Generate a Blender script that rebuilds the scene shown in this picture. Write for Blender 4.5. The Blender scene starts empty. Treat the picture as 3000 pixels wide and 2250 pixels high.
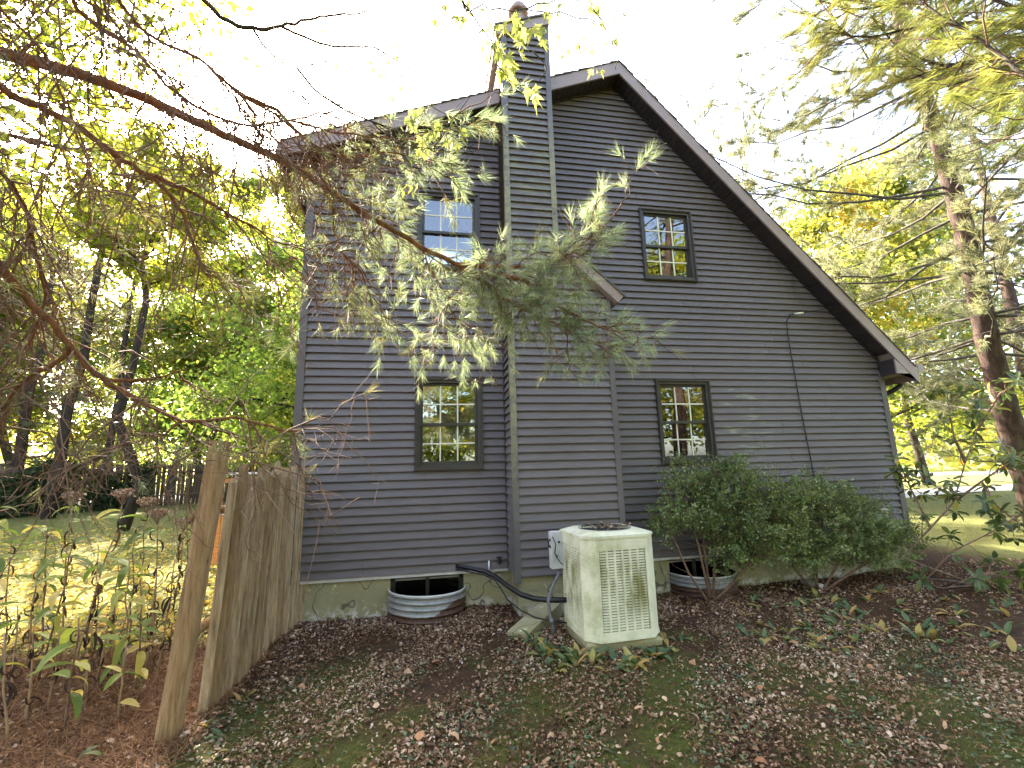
import bpy, math, random
import numpy as np
from math import radians, sin, cos, pi

# ------------------------------------------------------------------ camera, sky, sun, exposure
SC = bpy.context.scene
COL = SC.collection
CAM = np.array([0.0, -6.008, 1.219])
YAW, PITCH, ROLL, FPX = 0.17992, 0.18340, -0.02708, 1340.0

def _basis():
    f = np.array([sin(YAW)*cos(PITCH), cos(YAW)*cos(PITCH), sin(PITCH)])
    r = np.array([cos(YAW), -sin(YAW), 0.0]); u = np.cross(r, f)
    return cos(ROLL)*r + sin(ROLL)*u, -sin(ROLL)*r + cos(ROLL)*u, f
CR, CU, CF = _basis()
from mathutils import Matrix, Vector
cam_d = bpy.data.cameras.new('camera'); cam = bpy.data.objects.new('camera', cam_d); COL.objects.link(cam)
cam_d.sensor_width = 36.0; cam_d.sensor_fit = 'HORIZONTAL'; cam_d.lens = 36.0*FPX/3000.0
cam_d.clip_start = 0.05; cam_d.clip_end = 2000
cam.matrix_world = Matrix(((CR[0], CU[0], -CF[0], CAM[0]), (CR[1], CU[1], -CF[1], CAM[1]), (CR[2], CU[2], -CF[2], CAM[2]), (0, 0, 0, 1)))
SC.camera = cam

SUN_EL, SUN_AZ = radians(37), radians(-33)        # the sun stands behind the house (azimuth from +Y towards +X)
W = bpy.data.worlds.new('World'); SC.world = W; W.use_nodes = True
wn = W.node_tree.nodes; wl_ = W.node_tree.links
sky = wn.new('ShaderNodeTexSky'); sky.sky_type = 'NISHITA'; sky.sun_disc = False
sky.sun_elevation = SUN_EL; sky.sun_rotation = SUN_AZ
sky.air_density = 0.8; sky.dust_density = 3.5; sky.ozone_density = 0.35
wl_.new(sky.outputs[0], wn['Background'].inputs[0]); wn['Background'].inputs[1].default_value = 0.15
sd = bpy.data.lights.new('sun', 'SUN'); sd.energy = 2.9; sd.angle = radians(0.53); sd.color = (1.0, 0.95, 0.86)
sun = bpy.data.objects.new('sun', sd); COL.objects.link(sun)
sdir = Vector((sin(SUN_AZ)*cos(SUN_EL), cos(SUN_AZ)*cos(SUN_EL), sin(SUN_EL)))
sun.rotation_euler = sdir.to_track_quat('Z', 'Y').to_euler(); sun.location = (0, 30, 30)
vs = SC.view_settings; vs.view_transform = 'Standard'; vs.look = 'None'; vs.exposure = 3.6; vs.gamma = 1.0
vs.use_white_balance = True; vs.white_balance_temperature = 7100; vs.white_balance_tint = 14   # camera balanced for open shade
SC.cycles.max_bounces = 7; SC.cycles.transparent_max_bounces = 12
SC.cycles.diffuse_bounces = 4; SC.cycles.transmission_bounces = 4; SC.cycles.glossy_bounces = 3
SC.cycles.sample_clamp_indirect = 6.0

# ------------------------------------------------------------------ photograph pixel -> place
KPX = 3000.0/2212.0
def ray(x, y):                                    # x, y in a 2212-wide view of the photograph
    d = ((x*KPX-1500)/FPX)*CR + (-(y*KPX-1125)/FPX)*CU + CF
    return d
def atd(x, y, dist):
    d = ray(x, y); return CAM + d/np.linalg.norm(d)*dist
def atY(x, y, Y):
    d = ray(x, y); return CAM + d*((Y-CAM[1])/d[1])
def atZ(x, y, Z):
    d = ray(x, y); return CAM + d*((Z-CAM[2])/d[2])

# ------------------------------------------------------------------ mesh helpers
WLOC = {}
def unit(v):
    v = np.asarray(v, float); return v/(np.linalg.norm(v)+1e-12)

class G:
    def __init__(s): s.V = []; s.F = []; s.n = 0
    def add(s, V, F):
        V = np.asarray(V, float).reshape(-1, 3)
        if isinstance(F, np.ndarray): s.F.append(F.astype(np.int64)+s.n)
        else:
            by = {}
            for f in F: by.setdefault(len(f), []).append(f)
            for k in by: s.F.append(np.array(by[k], np.int64)+s.n)
        s.V.append(V); s.n += len(V); return s
    def box(s, x0, x1, y0, y1, z0, z1):
        V = [(x, y, z) for x in (x0, x1) for y in (y0, y1) for z in (z0, z1)]
        return s.add(V, [(0, 1, 3, 2), (4, 6, 7, 5), (0, 4, 5, 1), (2, 3, 7, 6), (0, 2, 6, 4), (1, 5, 7, 3)])
    def obox(s, c, a, b, d):
        c, a, b, d = map(lambda q: np.asarray(q, float), (c, a, b, d))
        V = [c+i*a+j*b+k*d for i in (-1, 1) for j in (-1, 1) for k in (-1, 1)]
        return s.add(V, [(0, 1, 3, 2), (4, 6, 7, 5), (0, 4, 5, 1), (2, 3, 7, 6), (0, 2, 6, 4), (1, 5, 7, 3)])
    def bbox(s, x0, x1, y0, y1, z0, z1, b):      # box with chamfered edges: three crossed rounded rings
        V = []
        for x, X in ((x0, 1), (x1, -1)):
            for y, Y in ((y0, 1), (y1, -1)):
                for z, Z in ((z0, 1), (z1, -1)):
                    V += [(x, y+Y*b, z+Z*b), (x+X*b, y, z+Z*b), (x+X*b, y+Y*b, z)]
        bm = bmesh_hull(V); return s.add(*bm)
    def prism(s, poly, y0, y1):                  # polygon in (x,z) extruded along y
        n = len(poly)
        V = [(x, y0, z) for x, z in poly]+[(x, y1, z) for x, z in poly]
        F = [tuple(range(n)), tuple(range(2*n-1, n-1, -1))]+[(i, i+n, (i+1) % n+n, (i+1) % n) for i in range(n)]
        return s.add(V, F)
    def zprism(s, poly, z0, z1):
        n = len(poly)
        V = [(x, y, z0) for x, y in poly]+[(x, y, z1) for x, y in poly]
        F = [tuple(range(n-1, -1, -1)), tuple(range(n, 2*n))]+[(i, (i+1) % n, (i+1) % n+n, i+n) for i in range(n)]
        return s.add(V, F)
    def tube(s, pts, rad, n=6, cap=True):
        P = np.asarray(pts, float); m = len(P)
        rad = np.broadcast_to(np.asarray(rad, float), (m,))
        T = np.gradient(P, axis=0); T /= (np.linalg.norm(T, axis=1, keepdims=True)+1e-12)
        a = np.array([0, 0, 1.0]) if abs(T[0][2]) < 0.9 else np.array([1.0, 0, 0])
        N = np.cross(T, a); N /= (np.linalg.norm(N, axis=1, keepdims=True)+1e-9)
        B = np.cross(T, N)
        th = np.arange(n)*2*pi/n
        V = P[:, None, :]+rad[:, None, None]*(np.cos(th)[None, :, None]*N[:, None, :]+np.sin(th)[None, :, None]*B[:, None, :])
        i = np.arange(m-1)[:, None]*n; j = np.arange(n)[None, :]; k = (j+1) % n
        F = np.stack([i+j, i+k, i+n+k, i+n+j], -1).reshape(-1, 4)
        s.add(V.reshape(-1, 3), F)
        if cap:
            base = s.n-m*n
            s.F.append(np.array([list(range(base+n-1, base-1, -1))])); s.F.append(np.array([list(range(base+(m-1)*n, base+m*n))]))
        return s
    def lathe(s, prof, c, n=20):                 # prof: (r, z)
        V = []; c = np.asarray(c, float)
        for r, z in prof:
            for k in range(n): V.append((c[0]+r*cos(2*pi*k/n), c[1]+r*sin(2*pi*k/n), c[2]+z))
        F = []
        for i in range(len(prof)-1):
            for k in range(n): F.append((i*n+k, i*n+(k+1) % n, (i+1)*n+(k+1) % n, (i+1)*n+k))
        return s.add(V, F)
    def cards(s, P, D, N, L, Wd, tmpl, faces):   # many copies of a template: (along, across, up)
        P = np.asarray(P, float); D = np.asarray(D, float); N = np.asarray(N, float)
        D = D/(np.linalg.norm(D, axis=1, keepdims=True)+1e-9)
        S = np.cross(N, D); S /= (np.linalg.norm(S, axis=1, keepdims=True)+1e-9)
        N = np.cross(D, S)
        L = np.broadcast_to(np.asarray(L, float), (len(P),)); Wd = np.broadcast_to(np.asarray(Wd, float), (len(P),))
        T = np.asarray(tmpl, float)
        V = P[:, None, :]+T[None, :, 0:1]*(L[:, None, None]*D[:, None, :])+T[None, :, 1:2]*(Wd[:, None, None]*S[:, None, :])+T[None, :, 2:3]*(L[:, None, None]*N[:, None, :])
        k = len(T); off = (np.arange(len(P))*k)[:, None, None]
        by = {}
        for f in faces: by.setdefault(len(f), []).append(f)
        n0 = s.n; s.V.append(V.reshape(-1, 3)); s.n += len(P)*k
        for q in by:
            F = np.array(by[q])[None, :, :]+off
            s.F.append(F.reshape(-1, q)+n0)
        return s
    def mesh(s, name, mat, smooth=False, off=None):
        V = np.concatenate(s.V).astype(np.float32)
        if off is not None: V = V-np.asarray(off, np.float32)
        me = bpy.data.meshes.new(name)
        me.vertices.add(len(V)); me.vertices.foreach_set('co', V.ravel())
        tot = np.concatenate([np.full(len(f), f.shape[1], np.int32) for f in s.F])
        idx = np.concatenate([f.ravel() for f in s.F]).astype(np.int32)
        me.loops.add(len(idx)); me.loops.foreach_set('vertex_index', idx)
        me.polygons.add(len(tot)); st = np.zeros(len(tot), np.int32); st[1:] = np.cumsum(tot)[:-1]
        me.polygons.foreach_set('loop_start', st)
        me.polygons.foreach_set('use_smooth', np.full(len(tot), bool(smooth)))
        me.update(calc_edges=True)
        if mat: me.materials.append(mat)
        return me

def bmesh_hull(V):
    import bmesh
    bm = bmesh.new()
    for v in V: bm.verts.new(v)
    bmesh.ops.convex_hull(bm, input=bm.verts)
    bmesh.ops.dissolve_limit(bm, angle_limit=0.01, verts=bm.verts, edges=bm.edges)
    bm.verts.index_update()
    r = ([tuple(v.co) for v in bm.verts], [tuple(v.index for v in f.verts) for f in bm.faces]); bm.free(); return r

def tag(o, label=None, cat=None, group=None, kind=None):
    if label: o['label'] = label
    if cat: o['category'] = cat
    if group: o['group'] = group
    if kind: o['kind'] = kind
    return o
def thing(name, label, cat, loc=(0, 0, 0), group=None):
    o = bpy.data.objects.new(name, None); o.empty_display_size = 0.1; COL.objects.link(o)
    o.location = loc; WLOC[o.name] = np.array(loc, float)
    return tag(o, label, cat, group)
def part(g, name, mat, parent, smooth=False, label=None, kind=None):
    """mesh in world coordinates, child of parent"""
    o = bpy.data.objects.new(name, g.mesh(name, mat, smooth)); COL.objects.link(o)
    o.parent = parent; o.location = tuple(-WLOC[parent.name]); WLOC[o.name] = np.zeros(3)
    return tag(o, label, kind=kind)
def inst(name, me, parent, loc, rot=(0, 0, 0), scale=(1, 1, 1)):
    o = bpy.data.objects.new(name, me); COL.objects.link(o); o.parent = parent
    o.location = tuple(np.asarray(loc, float)-WLOC[parent.name]); o.rotation_euler = rot; o.scale = scale
    WLOC[o.name] = np.asarray(loc, float); return o
def single(g, name, mat, label=None, cat=None, group=None, kind=None, smooth=False):
    V = np.concatenate(g.V); lo, hi = V.min(0), V.max(0)
    c = np.array([(lo[0]+hi[0])/2, (lo[1]+hi[1])/2, lo[2]])
    o = bpy.data.objects.new(name, g.mesh(name, mat, smooth, c)); COL.objects.link(o); o.location = tuple(c)
    WLOC[o.name] = c
    return tag(o, label, cat, group, kind)
def copy_tree(o, parent=None):
    c = o.copy(); COL.objects.link(c); c.parent = parent; WLOC[c.name] = WLOC.get(o.name, np.zeros(3))
    for ch in [q for q in ALLCH.get(o.name, [])]: copy_tree(ch, c)
    return c
ALLCH = {}

# ------------------------------------------------------------------ material helpers
class NT:
    def __init__(s, name):
        s.m = bpy.data.materials.new(name); s.m.use_nodes = True
        s.t = s.m.node_tree; s.n = s.t.nodes; s.l = s.t.links
        s.b = s.n['Principled BSDF']; s.out = s.n['Material Output']
        s.tc = s.n.new('ShaderNodeTexCoord').outputs['Object']
    def set(s, k, v):
        i = s.b.inputs[k]
        if hasattr(v, 'is_linked') or hasattr(v, 'links'): s.l.new(v, i)
        else: i.default_value = v
    def noise(s, scale=5, detail=4, rough=.6, vec=None, dist=0.0, stretch=None):
        n = s.n.new('ShaderNodeTexNoise'); n.inputs['Scale'].default_value = scale; n.inputs['Detail'].default_value = detail
        n.inputs['Roughness'].default_value = rough; n.inputs['Distortion'].default_value = dist
        v = vec or s.tc
        if stretch is not None: v = s.vmul(v, stretch)
        s.l.new(v, n.inputs['Vector']); return n.outputs['Fac']
    def vmul(s, v, k):
        m = s.n.new('ShaderNodeVectorMath'); m.operation = 'MULTIPLY'; s.l.new(v, m.inputs[0]); m.inputs[1].default_value = k
        return m.outputs[0]
    def voronoi(s, scale=5, feature='F1'):
        n = s.n.new('ShaderNodeTexVoronoi'); n.inputs['Scale'].default_value = scale; s.l.new(s.tc, n.inputs['Vector']); n.feature = feature
        return n.outputs['Distance']
    def ramp(s, fac, stops, interp='LINEAR'):
        r = s.n.new('ShaderNodeValToRGB'); r.color_ramp.interpolation = interp; e = r.color_ramp.elements
        while len(e) < len(stops): e.new(0.5)
        for q, (p, c) in zip(e, stops):
            q.position = p; q.color = (c, c, c, 1) if isinstance(c, (int, float)) else (*c, 1)
        s.l.new(fac, r.inputs[0]); return r.outputs[0]
    def mix(s, f, a, b, mode='MIX'):
        m = s.n.new('ShaderNodeMix'); m.data_type = 'RGBA'; m.blend_type = mode
        for i, v in ((0, f), (6, a), (7, b)):
            if isinstance(v, (int, float)): m.inputs[i].default_value = v if i == 0 else (v, v, v, 1)
            elif isinstance(v, tuple): m.inputs[i].default_value = (*v, 1)
            else: s.l.new(v, m.inputs[i])
        return m.outputs[2]
    def math(s, op, a, b=0.0, clamp=False):
        m = s.n.new('ShaderNodeMath'); m.operation = op; m.use_clamp = clamp
        for i, v in ((0, a), (1, b)):
            if isinstance(v, (int, float)): m.inputs[i].default_value = v
            else: s.l.new(v, m.inputs[i])
        return m.outputs[0]
    def xyz(s):
        x = s.n.new('ShaderNodeSeparateXYZ'); s.l.new(s.tc, x.inputs[0]); return x.outputs
    def rng(s, v, a, b, c=0.0, d=1.0):
        m = s.n.new('ShaderNodeMapRange'); m.interpolation_type = 'SMOOTHSTEP'
        s.l.new(v, m.inputs[0])
        for i, q in zip((1, 2, 3, 4), (a, b, c, d)): m.inputs[i].default_value = q
        return m.outputs[0]
    def bump(s, h, strength=.4, dist=.01):
        b = s.n.new('ShaderNodeBump'); b.inputs['Strength'].default_value = strength; b.inputs['Distance'].default_value = dist
        s.l.new(h, b.inputs['Height']); s.l.new(b.outputs[0], s.b.inputs['Normal']); return b.outputs[0]
    def island(s):
        return s.n.new('ShaderNodeNewGeometry').outputs['Random Per Island']
    def objrand(s):
        return s.n.new('ShaderNodeObjectInfo').outputs['Random']

def M(name, col, rough=.6, var=.2, scale=6, bump=0.0, bscale=60, metal=0.0, spec=.4, stretch=None, objvar=0.0):
    t = NT(name); n = t.noise(scale, 5, .6, stretch=stretch)
    lo = tuple(c*(1-var) for c in col); hi = tuple(min(1, c*(1+var)) for c in col)
    c = t.ramp(n, [(.3, lo), (.7, hi)])
    if objvar:
        c = t.mix(1.0, c, t.ramp(t.objrand(), [(0, 1-objvar), (1, 1.0)]), 'MULTIPLY')
    t.set('Base Color', c); t.set('Roughness', rough); t.set('Metallic', metal); t.set('Specular IOR Level', spec)
    if bump: t.bump(t.noise(bscale, 4, .6, stretch=stretch), bump)
    return t.m

def leafmat(name, stops, transl=.45, rough=.55, spec=.25, big=0.35, bigscale=.7, src='island', tcol=1.35):
    """leaf colour by individual, some of the light passing through"""
    t = NT(name)
    r = t.island() if src == 'island' else t.objrand()
    if big:
        n = t.noise(bigscale, 2, .5); r = t.math('ADD', t.math('MULTIPLY', r, 1-big), t.math('MULTIPLY', t.rng(n, .3, .7), big))
    c = t.ramp(r, stops)
    t.set('Base Color', c); t.set('Roughness', rough); t.set('Specular IOR Level', spec)
    if transl:
        tr = t.n.new('ShaderNodeBsdfTranslucent'); mx = t.n.new('ShaderNodeMixShader'); mx.inputs[0].default_value = transl
        t.l.new(t.mix(1.0, c, (tcol, tcol, tcol*.8), 'MULTIPLY'), tr.inputs[0])
        t.l.new(t.b.outputs[0], mx.inputs[1]); t.l.new(tr.outputs[0], mx.inputs[2]); t.l.new(mx.outputs[0], t.out.inputs[0])
    return t.m

# ------------------------------------------------------------------ materials
def mk_siding(name, algae):
    t = NT(name); x, y, z = t.xyz()
    g = t.noise(3.5, 5, .65, stretch=(1, 1, 14)); b = t.noise(.55, 3, .6)
    c = t.ramp(g, [(.25, (.116, .101, .096)), (.75, (.162, .144, .139))])
    c = t.mix(t.rng(b, .35, .75), c, t.mix(1.0, c, (.86, .84, .82), 'MULTIPLY'))
    c = t.mix(1.0, c, t.ramp(t.objrand(), [(0, .93), (1, 1.0)]), 'MULTIPLY')
    # dusty pale scuffs
    c = t.mix(t.math('MULTIPLY', t.rng(t.noise(2.2, 6, .75, stretch=(1, 1, 3)), .66, .8), .35), c, (.22, .21, .20))
    if algae == 'chimney':                       # green growth on the mid stack and in patches below
        m = t.math('MULTIPLY', t.rng(z, 6.6, 5.3), t.rng(z, 2.6, 4.2))
        m = t.math('MULTIPLY', m, t.rng(t.noise(3.0, 6, .7, stretch=(1, 1, 2.2)), .42, .66))
        lo = t.math('MULTIPLY', t.rng(z, 3.2, 2.6), t.rng(t.noise(6, 4, .6, stretch=(.6, 1, 2.5)), .64, .74))
        m = t.math('MULTIPLY', t.math('MAXIMUM', m, lo), .75)
        c = t.mix(m, c, (.20, .205, .115))
    else:                                        # pale green patches right of the lower window, brown stains under the rake
        m = t.math('MULTIPLY', t.math('MULTIPLY', t.rng(x, 4.1, 4.35), t.rng(x, 5.1, 4.7)), t.math('MULTIPLY', t.rng(z, 1.1, 1.3), t.rng(z, 2.5, 2.2)))
        m = t.math('MULTIPLY', m, t.rng(t.noise(5.5, 5, .65, stretch=(.45, 1, 2.2)), .52, .66))
        c = t.mix(t.math('MULTIPLY', m, .8), c, (.27, .29, .19))
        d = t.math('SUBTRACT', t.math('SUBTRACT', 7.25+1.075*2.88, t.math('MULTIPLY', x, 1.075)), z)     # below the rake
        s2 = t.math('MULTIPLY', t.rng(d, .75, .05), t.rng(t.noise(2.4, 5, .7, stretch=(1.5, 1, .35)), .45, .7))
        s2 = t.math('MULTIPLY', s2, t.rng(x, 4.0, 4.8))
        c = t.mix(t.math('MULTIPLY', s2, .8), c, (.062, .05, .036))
    t.set('Base Color', c); t.set('Roughness', .52); t.set('Specular IOR Level', .4)
    t.bump(t.noise(6, 6, .7, stretch=(1, 1, 22)), .22, .003)
    return t.m
SIDING = mk_siding('vinyl_siding', 'wall'); SIDING_CH = mk_siding('vinyl_siding_chimney', 'chimney')

def mk_cornerboard():
    t = NT('corner_board_vinyl'); x, y, z = t.xyz()
    c = t.ramp(t.noise(4, 5, .6, stretch=(1, 1, .3)), [(.3, (.085, .078, .072)), (.7, (.115, .105, .097))])
    m = t.math('MULTIPLY', t.math('MULTIPLY', t.rng(z, 6.4, 5.2), t.rng(z, .3, 2.2)), t.rng(t.noise(9, 6, .7), .3, .6))
    m = t.math('MULTIPLY', m, t.math('MULTIPLY', t.rng(x, .5, .9), t.rng(x, 2.1, 1.8)))
    c = t.mix(t.math('MULTIPLY', m, .9), c, (.26, .25, .13))
    t.set('Base Color', c); t.set('Roughness', .5)
    return t.m
CORNER = mk_cornerboard()
FASCIA = M('brown_fascia', (.29, .225, .195), .45, .10, 3, .05, 40)
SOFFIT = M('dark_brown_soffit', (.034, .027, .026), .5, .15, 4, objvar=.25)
TRIM = M('bronze_window_trim', (.052, .047, .038), .42, .2, 5)
SASHM = M('dark_sash', (.045, .042, .034), .4, .15, 5)
MUNT = M('cream_muntin', (.74, .72, .55), .5, .05, 5)
WALLIN = M('interior_plaster', (.42, .38, .31), .8, .05, 2)
WOODIN = M('warm_interior_wood', (.62, .30, .09), .5, .25, 6, stretch=(1, 1, 6))
SHADE = M('cream_roller_shade', (.72, .66, .46), .8, .05, 4)
CURT = M('white_curtain', (.78, .74, .64), .85, .06, 8)
BLACK = M('black_rubber', (.012, .012, .014), .38, .3, 20, .2, 120)
GREYPIPE = M('grey_conduit', (.14, .145, .15), .5, .2, 15)
STEEL = M('dull_steel', (.5, .5, .5), .4, .2, 12, metal=.8)
WHITEMET = M('white_flashing', (.62, .62, .58), .45, .12, 6)

def mk_concrete():
    t = NT('mossy_concrete'); x, y, z = t.xyz()
    n = t.noise(2.5, 6, .65); c = t.ramp(n, [(.25, (.24, .22, .12)), (.75, (.42, .38, .22))])
    c = t.mix(t.math('MULTIPLY', t.rng(t.noise(1.3, 6, .7), .42, .66), .55), c, (.22, .20, .06))
    c = t.mix(t.rng(t.noise(7, 6, .7), .60, .68), c, (.60, .54, .34))
    c = t.mix(t.math('MULTIPLY', t.rng(z, -.28, -.42), t.rng(t.noise(12, 4, .6), .45, .6)), c, (.55, .52, .45))
    cr = t.rng(t.math('ABSOLUTE', t.math('SUBTRACT', t.noise(1.1, 3, .5), .5)), .006, .002)
    c = t.mix(t.math('MULTIPLY', cr, .7), c, (.05, .045, .03))
    t.set('Base Color', c); t.set('Roughness', .9); t.bump(t.noise(18, 6, .7), .55, .015)
    return t.m
CONC = mk_concrete()

def mk_glass():
    t = NT('window_glass'); t.n.remove(t.b)
    gl = t.n.new('ShaderNodeBsdfGlossy'); gl.inputs['Roughness'].default_value = 0.015; gl.inputs['Color'].default_value = (.95, .98, .95, 1)
    tr = t.n.new('ShaderNodeBsdfTransparent'); tr.inputs[0].default_value = (.86, .88, .84, 1)
    fr = t.n.new('ShaderNodeFresnel'); fr.inputs[0].default_value = 2.25        # coated double glazing
    b = t.n.new('ShaderNodeBump'); b.inputs['Strength'].default_value = .12; b.inputs['Distance'].default_value = .02
    t.l.new(t.noise(1.6, 1, .3), b.inputs['Height']); t.l.new(b.outputs[0], gl.inputs['Normal'])
    mx = t.n.new('ShaderNodeMixShader'); t.l.new(fr.outputs[0], mx.inputs[0]); t.l.new(tr.outputs[0], mx.inputs[1]); t.l.new(gl.outputs[0], mx.inputs[2])
    t.l.new(mx.outputs[0], t.out.inputs[0]); return t.m
GLASS = mk_glass()

def mk_fence(name, a, b, moss):
    t = NT(name)
    gr = t.noise(30, 6, .7, stretch=(1, 1, .10)); fine = t.noise(120, 4, .65, stretch=(1, 1, .07))
    c = t.ramp(gr, [(.28, tuple(k*.42 for k in a)), (.45, a), (.72, b)])
    c = t.mix(t.math('MULTIPLY', t.rng(t.noise(1.1, 4, .6, stretch=(1, 1, .5)), .48, .72), moss), c, (.16, .17, .07))
    c = t.mix(1.0, c, t.ramp(t.objrand(), [(0, (.55, .48, .40)), (.5, (.85, .82, .78)), (1, (1.0, .98, .95))]), 'MULTIPLY')
    c = t.mix(t.rng(t.noise(7, 2, .4, stretch=(1, 1, .5)), .74, .78), c, (.05, .035, .02))
    t.set('Base Color', c); t.set('Roughness', .85); t.set('Specular IOR Level', .2)
    h = t.math('ADD', gr, t.math('MULTIPLY', fine, .4)); t.bump(h, .9, .012)
    return t.m
PICKET = mk_fence('weathered_picket_wood', (.34, .25, .145), (.58, .47, .30), .12)
POSTW = mk_fence('weathered_post_wood', (.33, .215, .105), (.55, .38, .21), .15)
FARW = mk_fence('grey_fence_wood', (.13, .105, .085), (.21, .18, .15), .1)

def mk_acpaint():
    t = NT('beige_cabinet_paint'); x, y, z = t.xyz()
    c = t.ramp(t.noise(7, 5, .65), [(.3, (.66, .65, .45)), (.7, (.77, .76, .56))])
    m = t.rng(t.noise(2.6, 6, .7), .42, .66)
    side = t.rng(x, .33, -.25)
    c = t.mix(t.math('MULTIPLY', t.math('MULTIPLY', m, .6), t.math('ADD', .35, t.math('MULTIPLY', side, .65))), c, (.27, .29, .09))
    run = t.math('MULTIPLY', t.rng(t.noise(9, 5, .7, stretch=(1, 1, .18)), .58, .72), t.rng(z, .60, .93))
    c = t.mix(t.math('MULTIPLY', run, .8), c, (.12, .115, .05))
    t.set('Base Color', c); t.set('Roughness', .5); t.bump(t.noise(60, 3, .5), .12, .003); return t.m
ACP = mk_acpaint()
def mk_aclouver():
    t = NT('stained_louver_paint'); x, y, z = t.xyz()
    c = t.ramp(t.noise(9, 4, .6), [(.3, (.68, .67, .47)), (.7, (.80, .79, .58))])
    band = t.math('MULTIPLY', t.rng(z, .12, .38), t.rng(z, .86, .55))
    m = t.math('MULTIPLY', band, t.rng(t.noise(3.2, 6, .72, stretch=(1.6, 1.6, .55)), .40, .62))
    c = t.mix(t.math('MULTIPLY', m, .9), c, (.20, .19, .035))
    t.set('Base Color', c); t.set('Roughness', .5); return t.m
ACL = mk_aclouver()
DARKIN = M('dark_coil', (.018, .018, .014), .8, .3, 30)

def mk_galv():
    t = NT('galvanised_steel'); x, y, z = t.xyz()
    c = t.ramp(t.noise(14, 4, .6), [(.3, (.26, .27, .26)), (.7, (.40, .40, .37))])
    edge = t.math('ADD', t.math('MULTIPLY', t.math('ABSOLUTE', x), .05), t.math('MULTIPLY', t.noise(5, 5, .65), .09))
    hgt = t.math('SUBTRACT', z, t.math('ADD', t.math('MULTIPLY', t.rng(x, .05, .35), .11), edge))
    m = t.rng(hgt, .045, .03)
    c = t.mix(m, c, t.ramp(t.noise(20, 4, .6), [(.3, (.055, .026, .014)), (.7, (.125, .06, .035))]))
    t.set('Base Color', c); t.set('Metallic', t.math('MULTIPLY', t.math('SUBTRACT', 1.0, m), .35)); t.set('Roughness', .5); return t.m
GALV = mk_galv()

def mk_bark(name, a, b, sc=9, fl=.35):
    t = NT(name); n = t.noise(sc, 6, .7, stretch=(1, 1, fl), dist=.4)
    c = t.ramp(n, [(.3, a), (.7, b)])
    c = t.mix(t.math('MULTIPLY', t.rng(t.noise(2.2, 4, .6), .55, .75), .35), c, (.13, .14, .10))
    t.set('Base Color', c); t.set('Roughness', .9); t.set('Specular IOR Level', .2); t.bump(n, .8, .03); return t.m
BARK_PINE = mk_bark('pine_bark', (.028, .018, .014), (.115, .078, .062), 11, .3)
BARK_RED = mk_bark('red_brown_limb_bark', (.11, .05, .025), (.36, .18, .09), 22, .4)
BARK_GREY = mk_bark('grey_bark', (.045, .04, .035), (.14, .125, .11), 10)
BARK_DARK = mk_bark('dark_bark', (.022, .017, .013), (.075, .06, .05), 9)
TWIG = M('brown_twig', (.19, .115, .075), .8, .4, 12)
TWIG_GREY = M('grey_twig', (.085, .075, .068), .8, .3, 12)
STEMM = M('tan_dry_stem', (.30, .195, .10), .75, .3, 10)

NEEDLE = leafmat('pine_needles', [(0, (.12, .155, .075)), (.5, (.22, .26, .12)), (.75, (.34, .34, .16)), (.9, (.50, .36, .15)), (1, (.52, .28, .10))], .4, .45, .35, .3, 1.2)
NEEDLE_G = leafmat('blue_green_needles', [(0, (.18, .24, .15)), (.6, (.32, .40, .24)), (.92, (.46, .52, .32)), (1, (.52, .42, .20))], .45, .45, .4, .3, 1.5)
NEEDLE_Y = leafmat('yellow_green_needles', [(0, (.10, .14, .035)), (.5, (.21, .24, .06)), (.82, (.34, .31, .08)), (1, (.46, .27, .08))], .5, .5, .3, .45, 1.1)
NEEDLE_D = leafmat('dull_far_needles', [(0, (.11, .13, .075)), (.6, (.22, .235, .135)), (1, (.36, .32, .17))], .4, .5, .3, .45, .5)
LEAF_YG = leafmat('yellow_green_leaves', [(0, (.07, .11, .02)), (.4, (.20, .25, .03)), (.75, (.38, .38, .05)), (.93, (.50, .42, .06)), (1, (.45, .28, .05))], .55, .5, .25, .45, .35)
LEAF_GR = leafmat('fresh_green_leaves', [(0, (.08, .15, .025)), (.55, (.17, .27, .05)), (.88, (.32, .37, .07)), (1, (.52, .46, .08))], .58, .5, .3, .3, .5)
LEAF_DK = leafmat('dark_green_leaves', [(0, (.022, .04, .016)), (.7, (.05, .075, .03)), (1, (.10, .12, .04))], .3, .5, .3, .3, .6)
LEAF_MIX = leafmat('mixed_autumn_leaves', [(0, (.075, .12, .03)), (.45, (.17, .21, .045)), (.75, (.36, .33, .06)), (.93, (.48, .34, .06)), (1, (.45, .20, .04))], .5, .5, .25, .5, .3)
LEAF_SHRUB = leafmat('shrub_leaves', [(0, (.065, .105, .03)), (.5, (.16, .23, .065)), (.85, (.30, .36, .12)), (1, (.50, .50, .22))], .35, .35, .5, .35, 2.0)
LEAF_RHODO = leafmat('rhododendron_leaves', [(0, (.045, .075, .025)), (.6, (.09, .13, .04)), (.86, (.20, .23, .06)), (1, (.42, .36, .07))], .35, .32, .5, 0, src='obj')
LEAF_MAPLE = leafmat('maple_leaves', [(0, (.14, .17, .05)), (.5, (.30, .34, .10)), (1, (.46, .46, .13))], .5, .5, .25, 0, src='obj')
LEAF_WEED = leafmat('weed_leaves', [(0, (.10, .16, .035)), (.5, (.20, .26, .05)), (.8, (.45, .40, .09)), (1, (.55, .42, .14))], .45, .5, .3, 0, src='obj')
LEAF_DEAD = leafmat('dried_black_leaves', [(0, (.018, .012, .009)), (.6, (.055, .033, .02)), (1, (.14, .075, .035))], .1, .7, .2, 0, src='obj')
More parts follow.
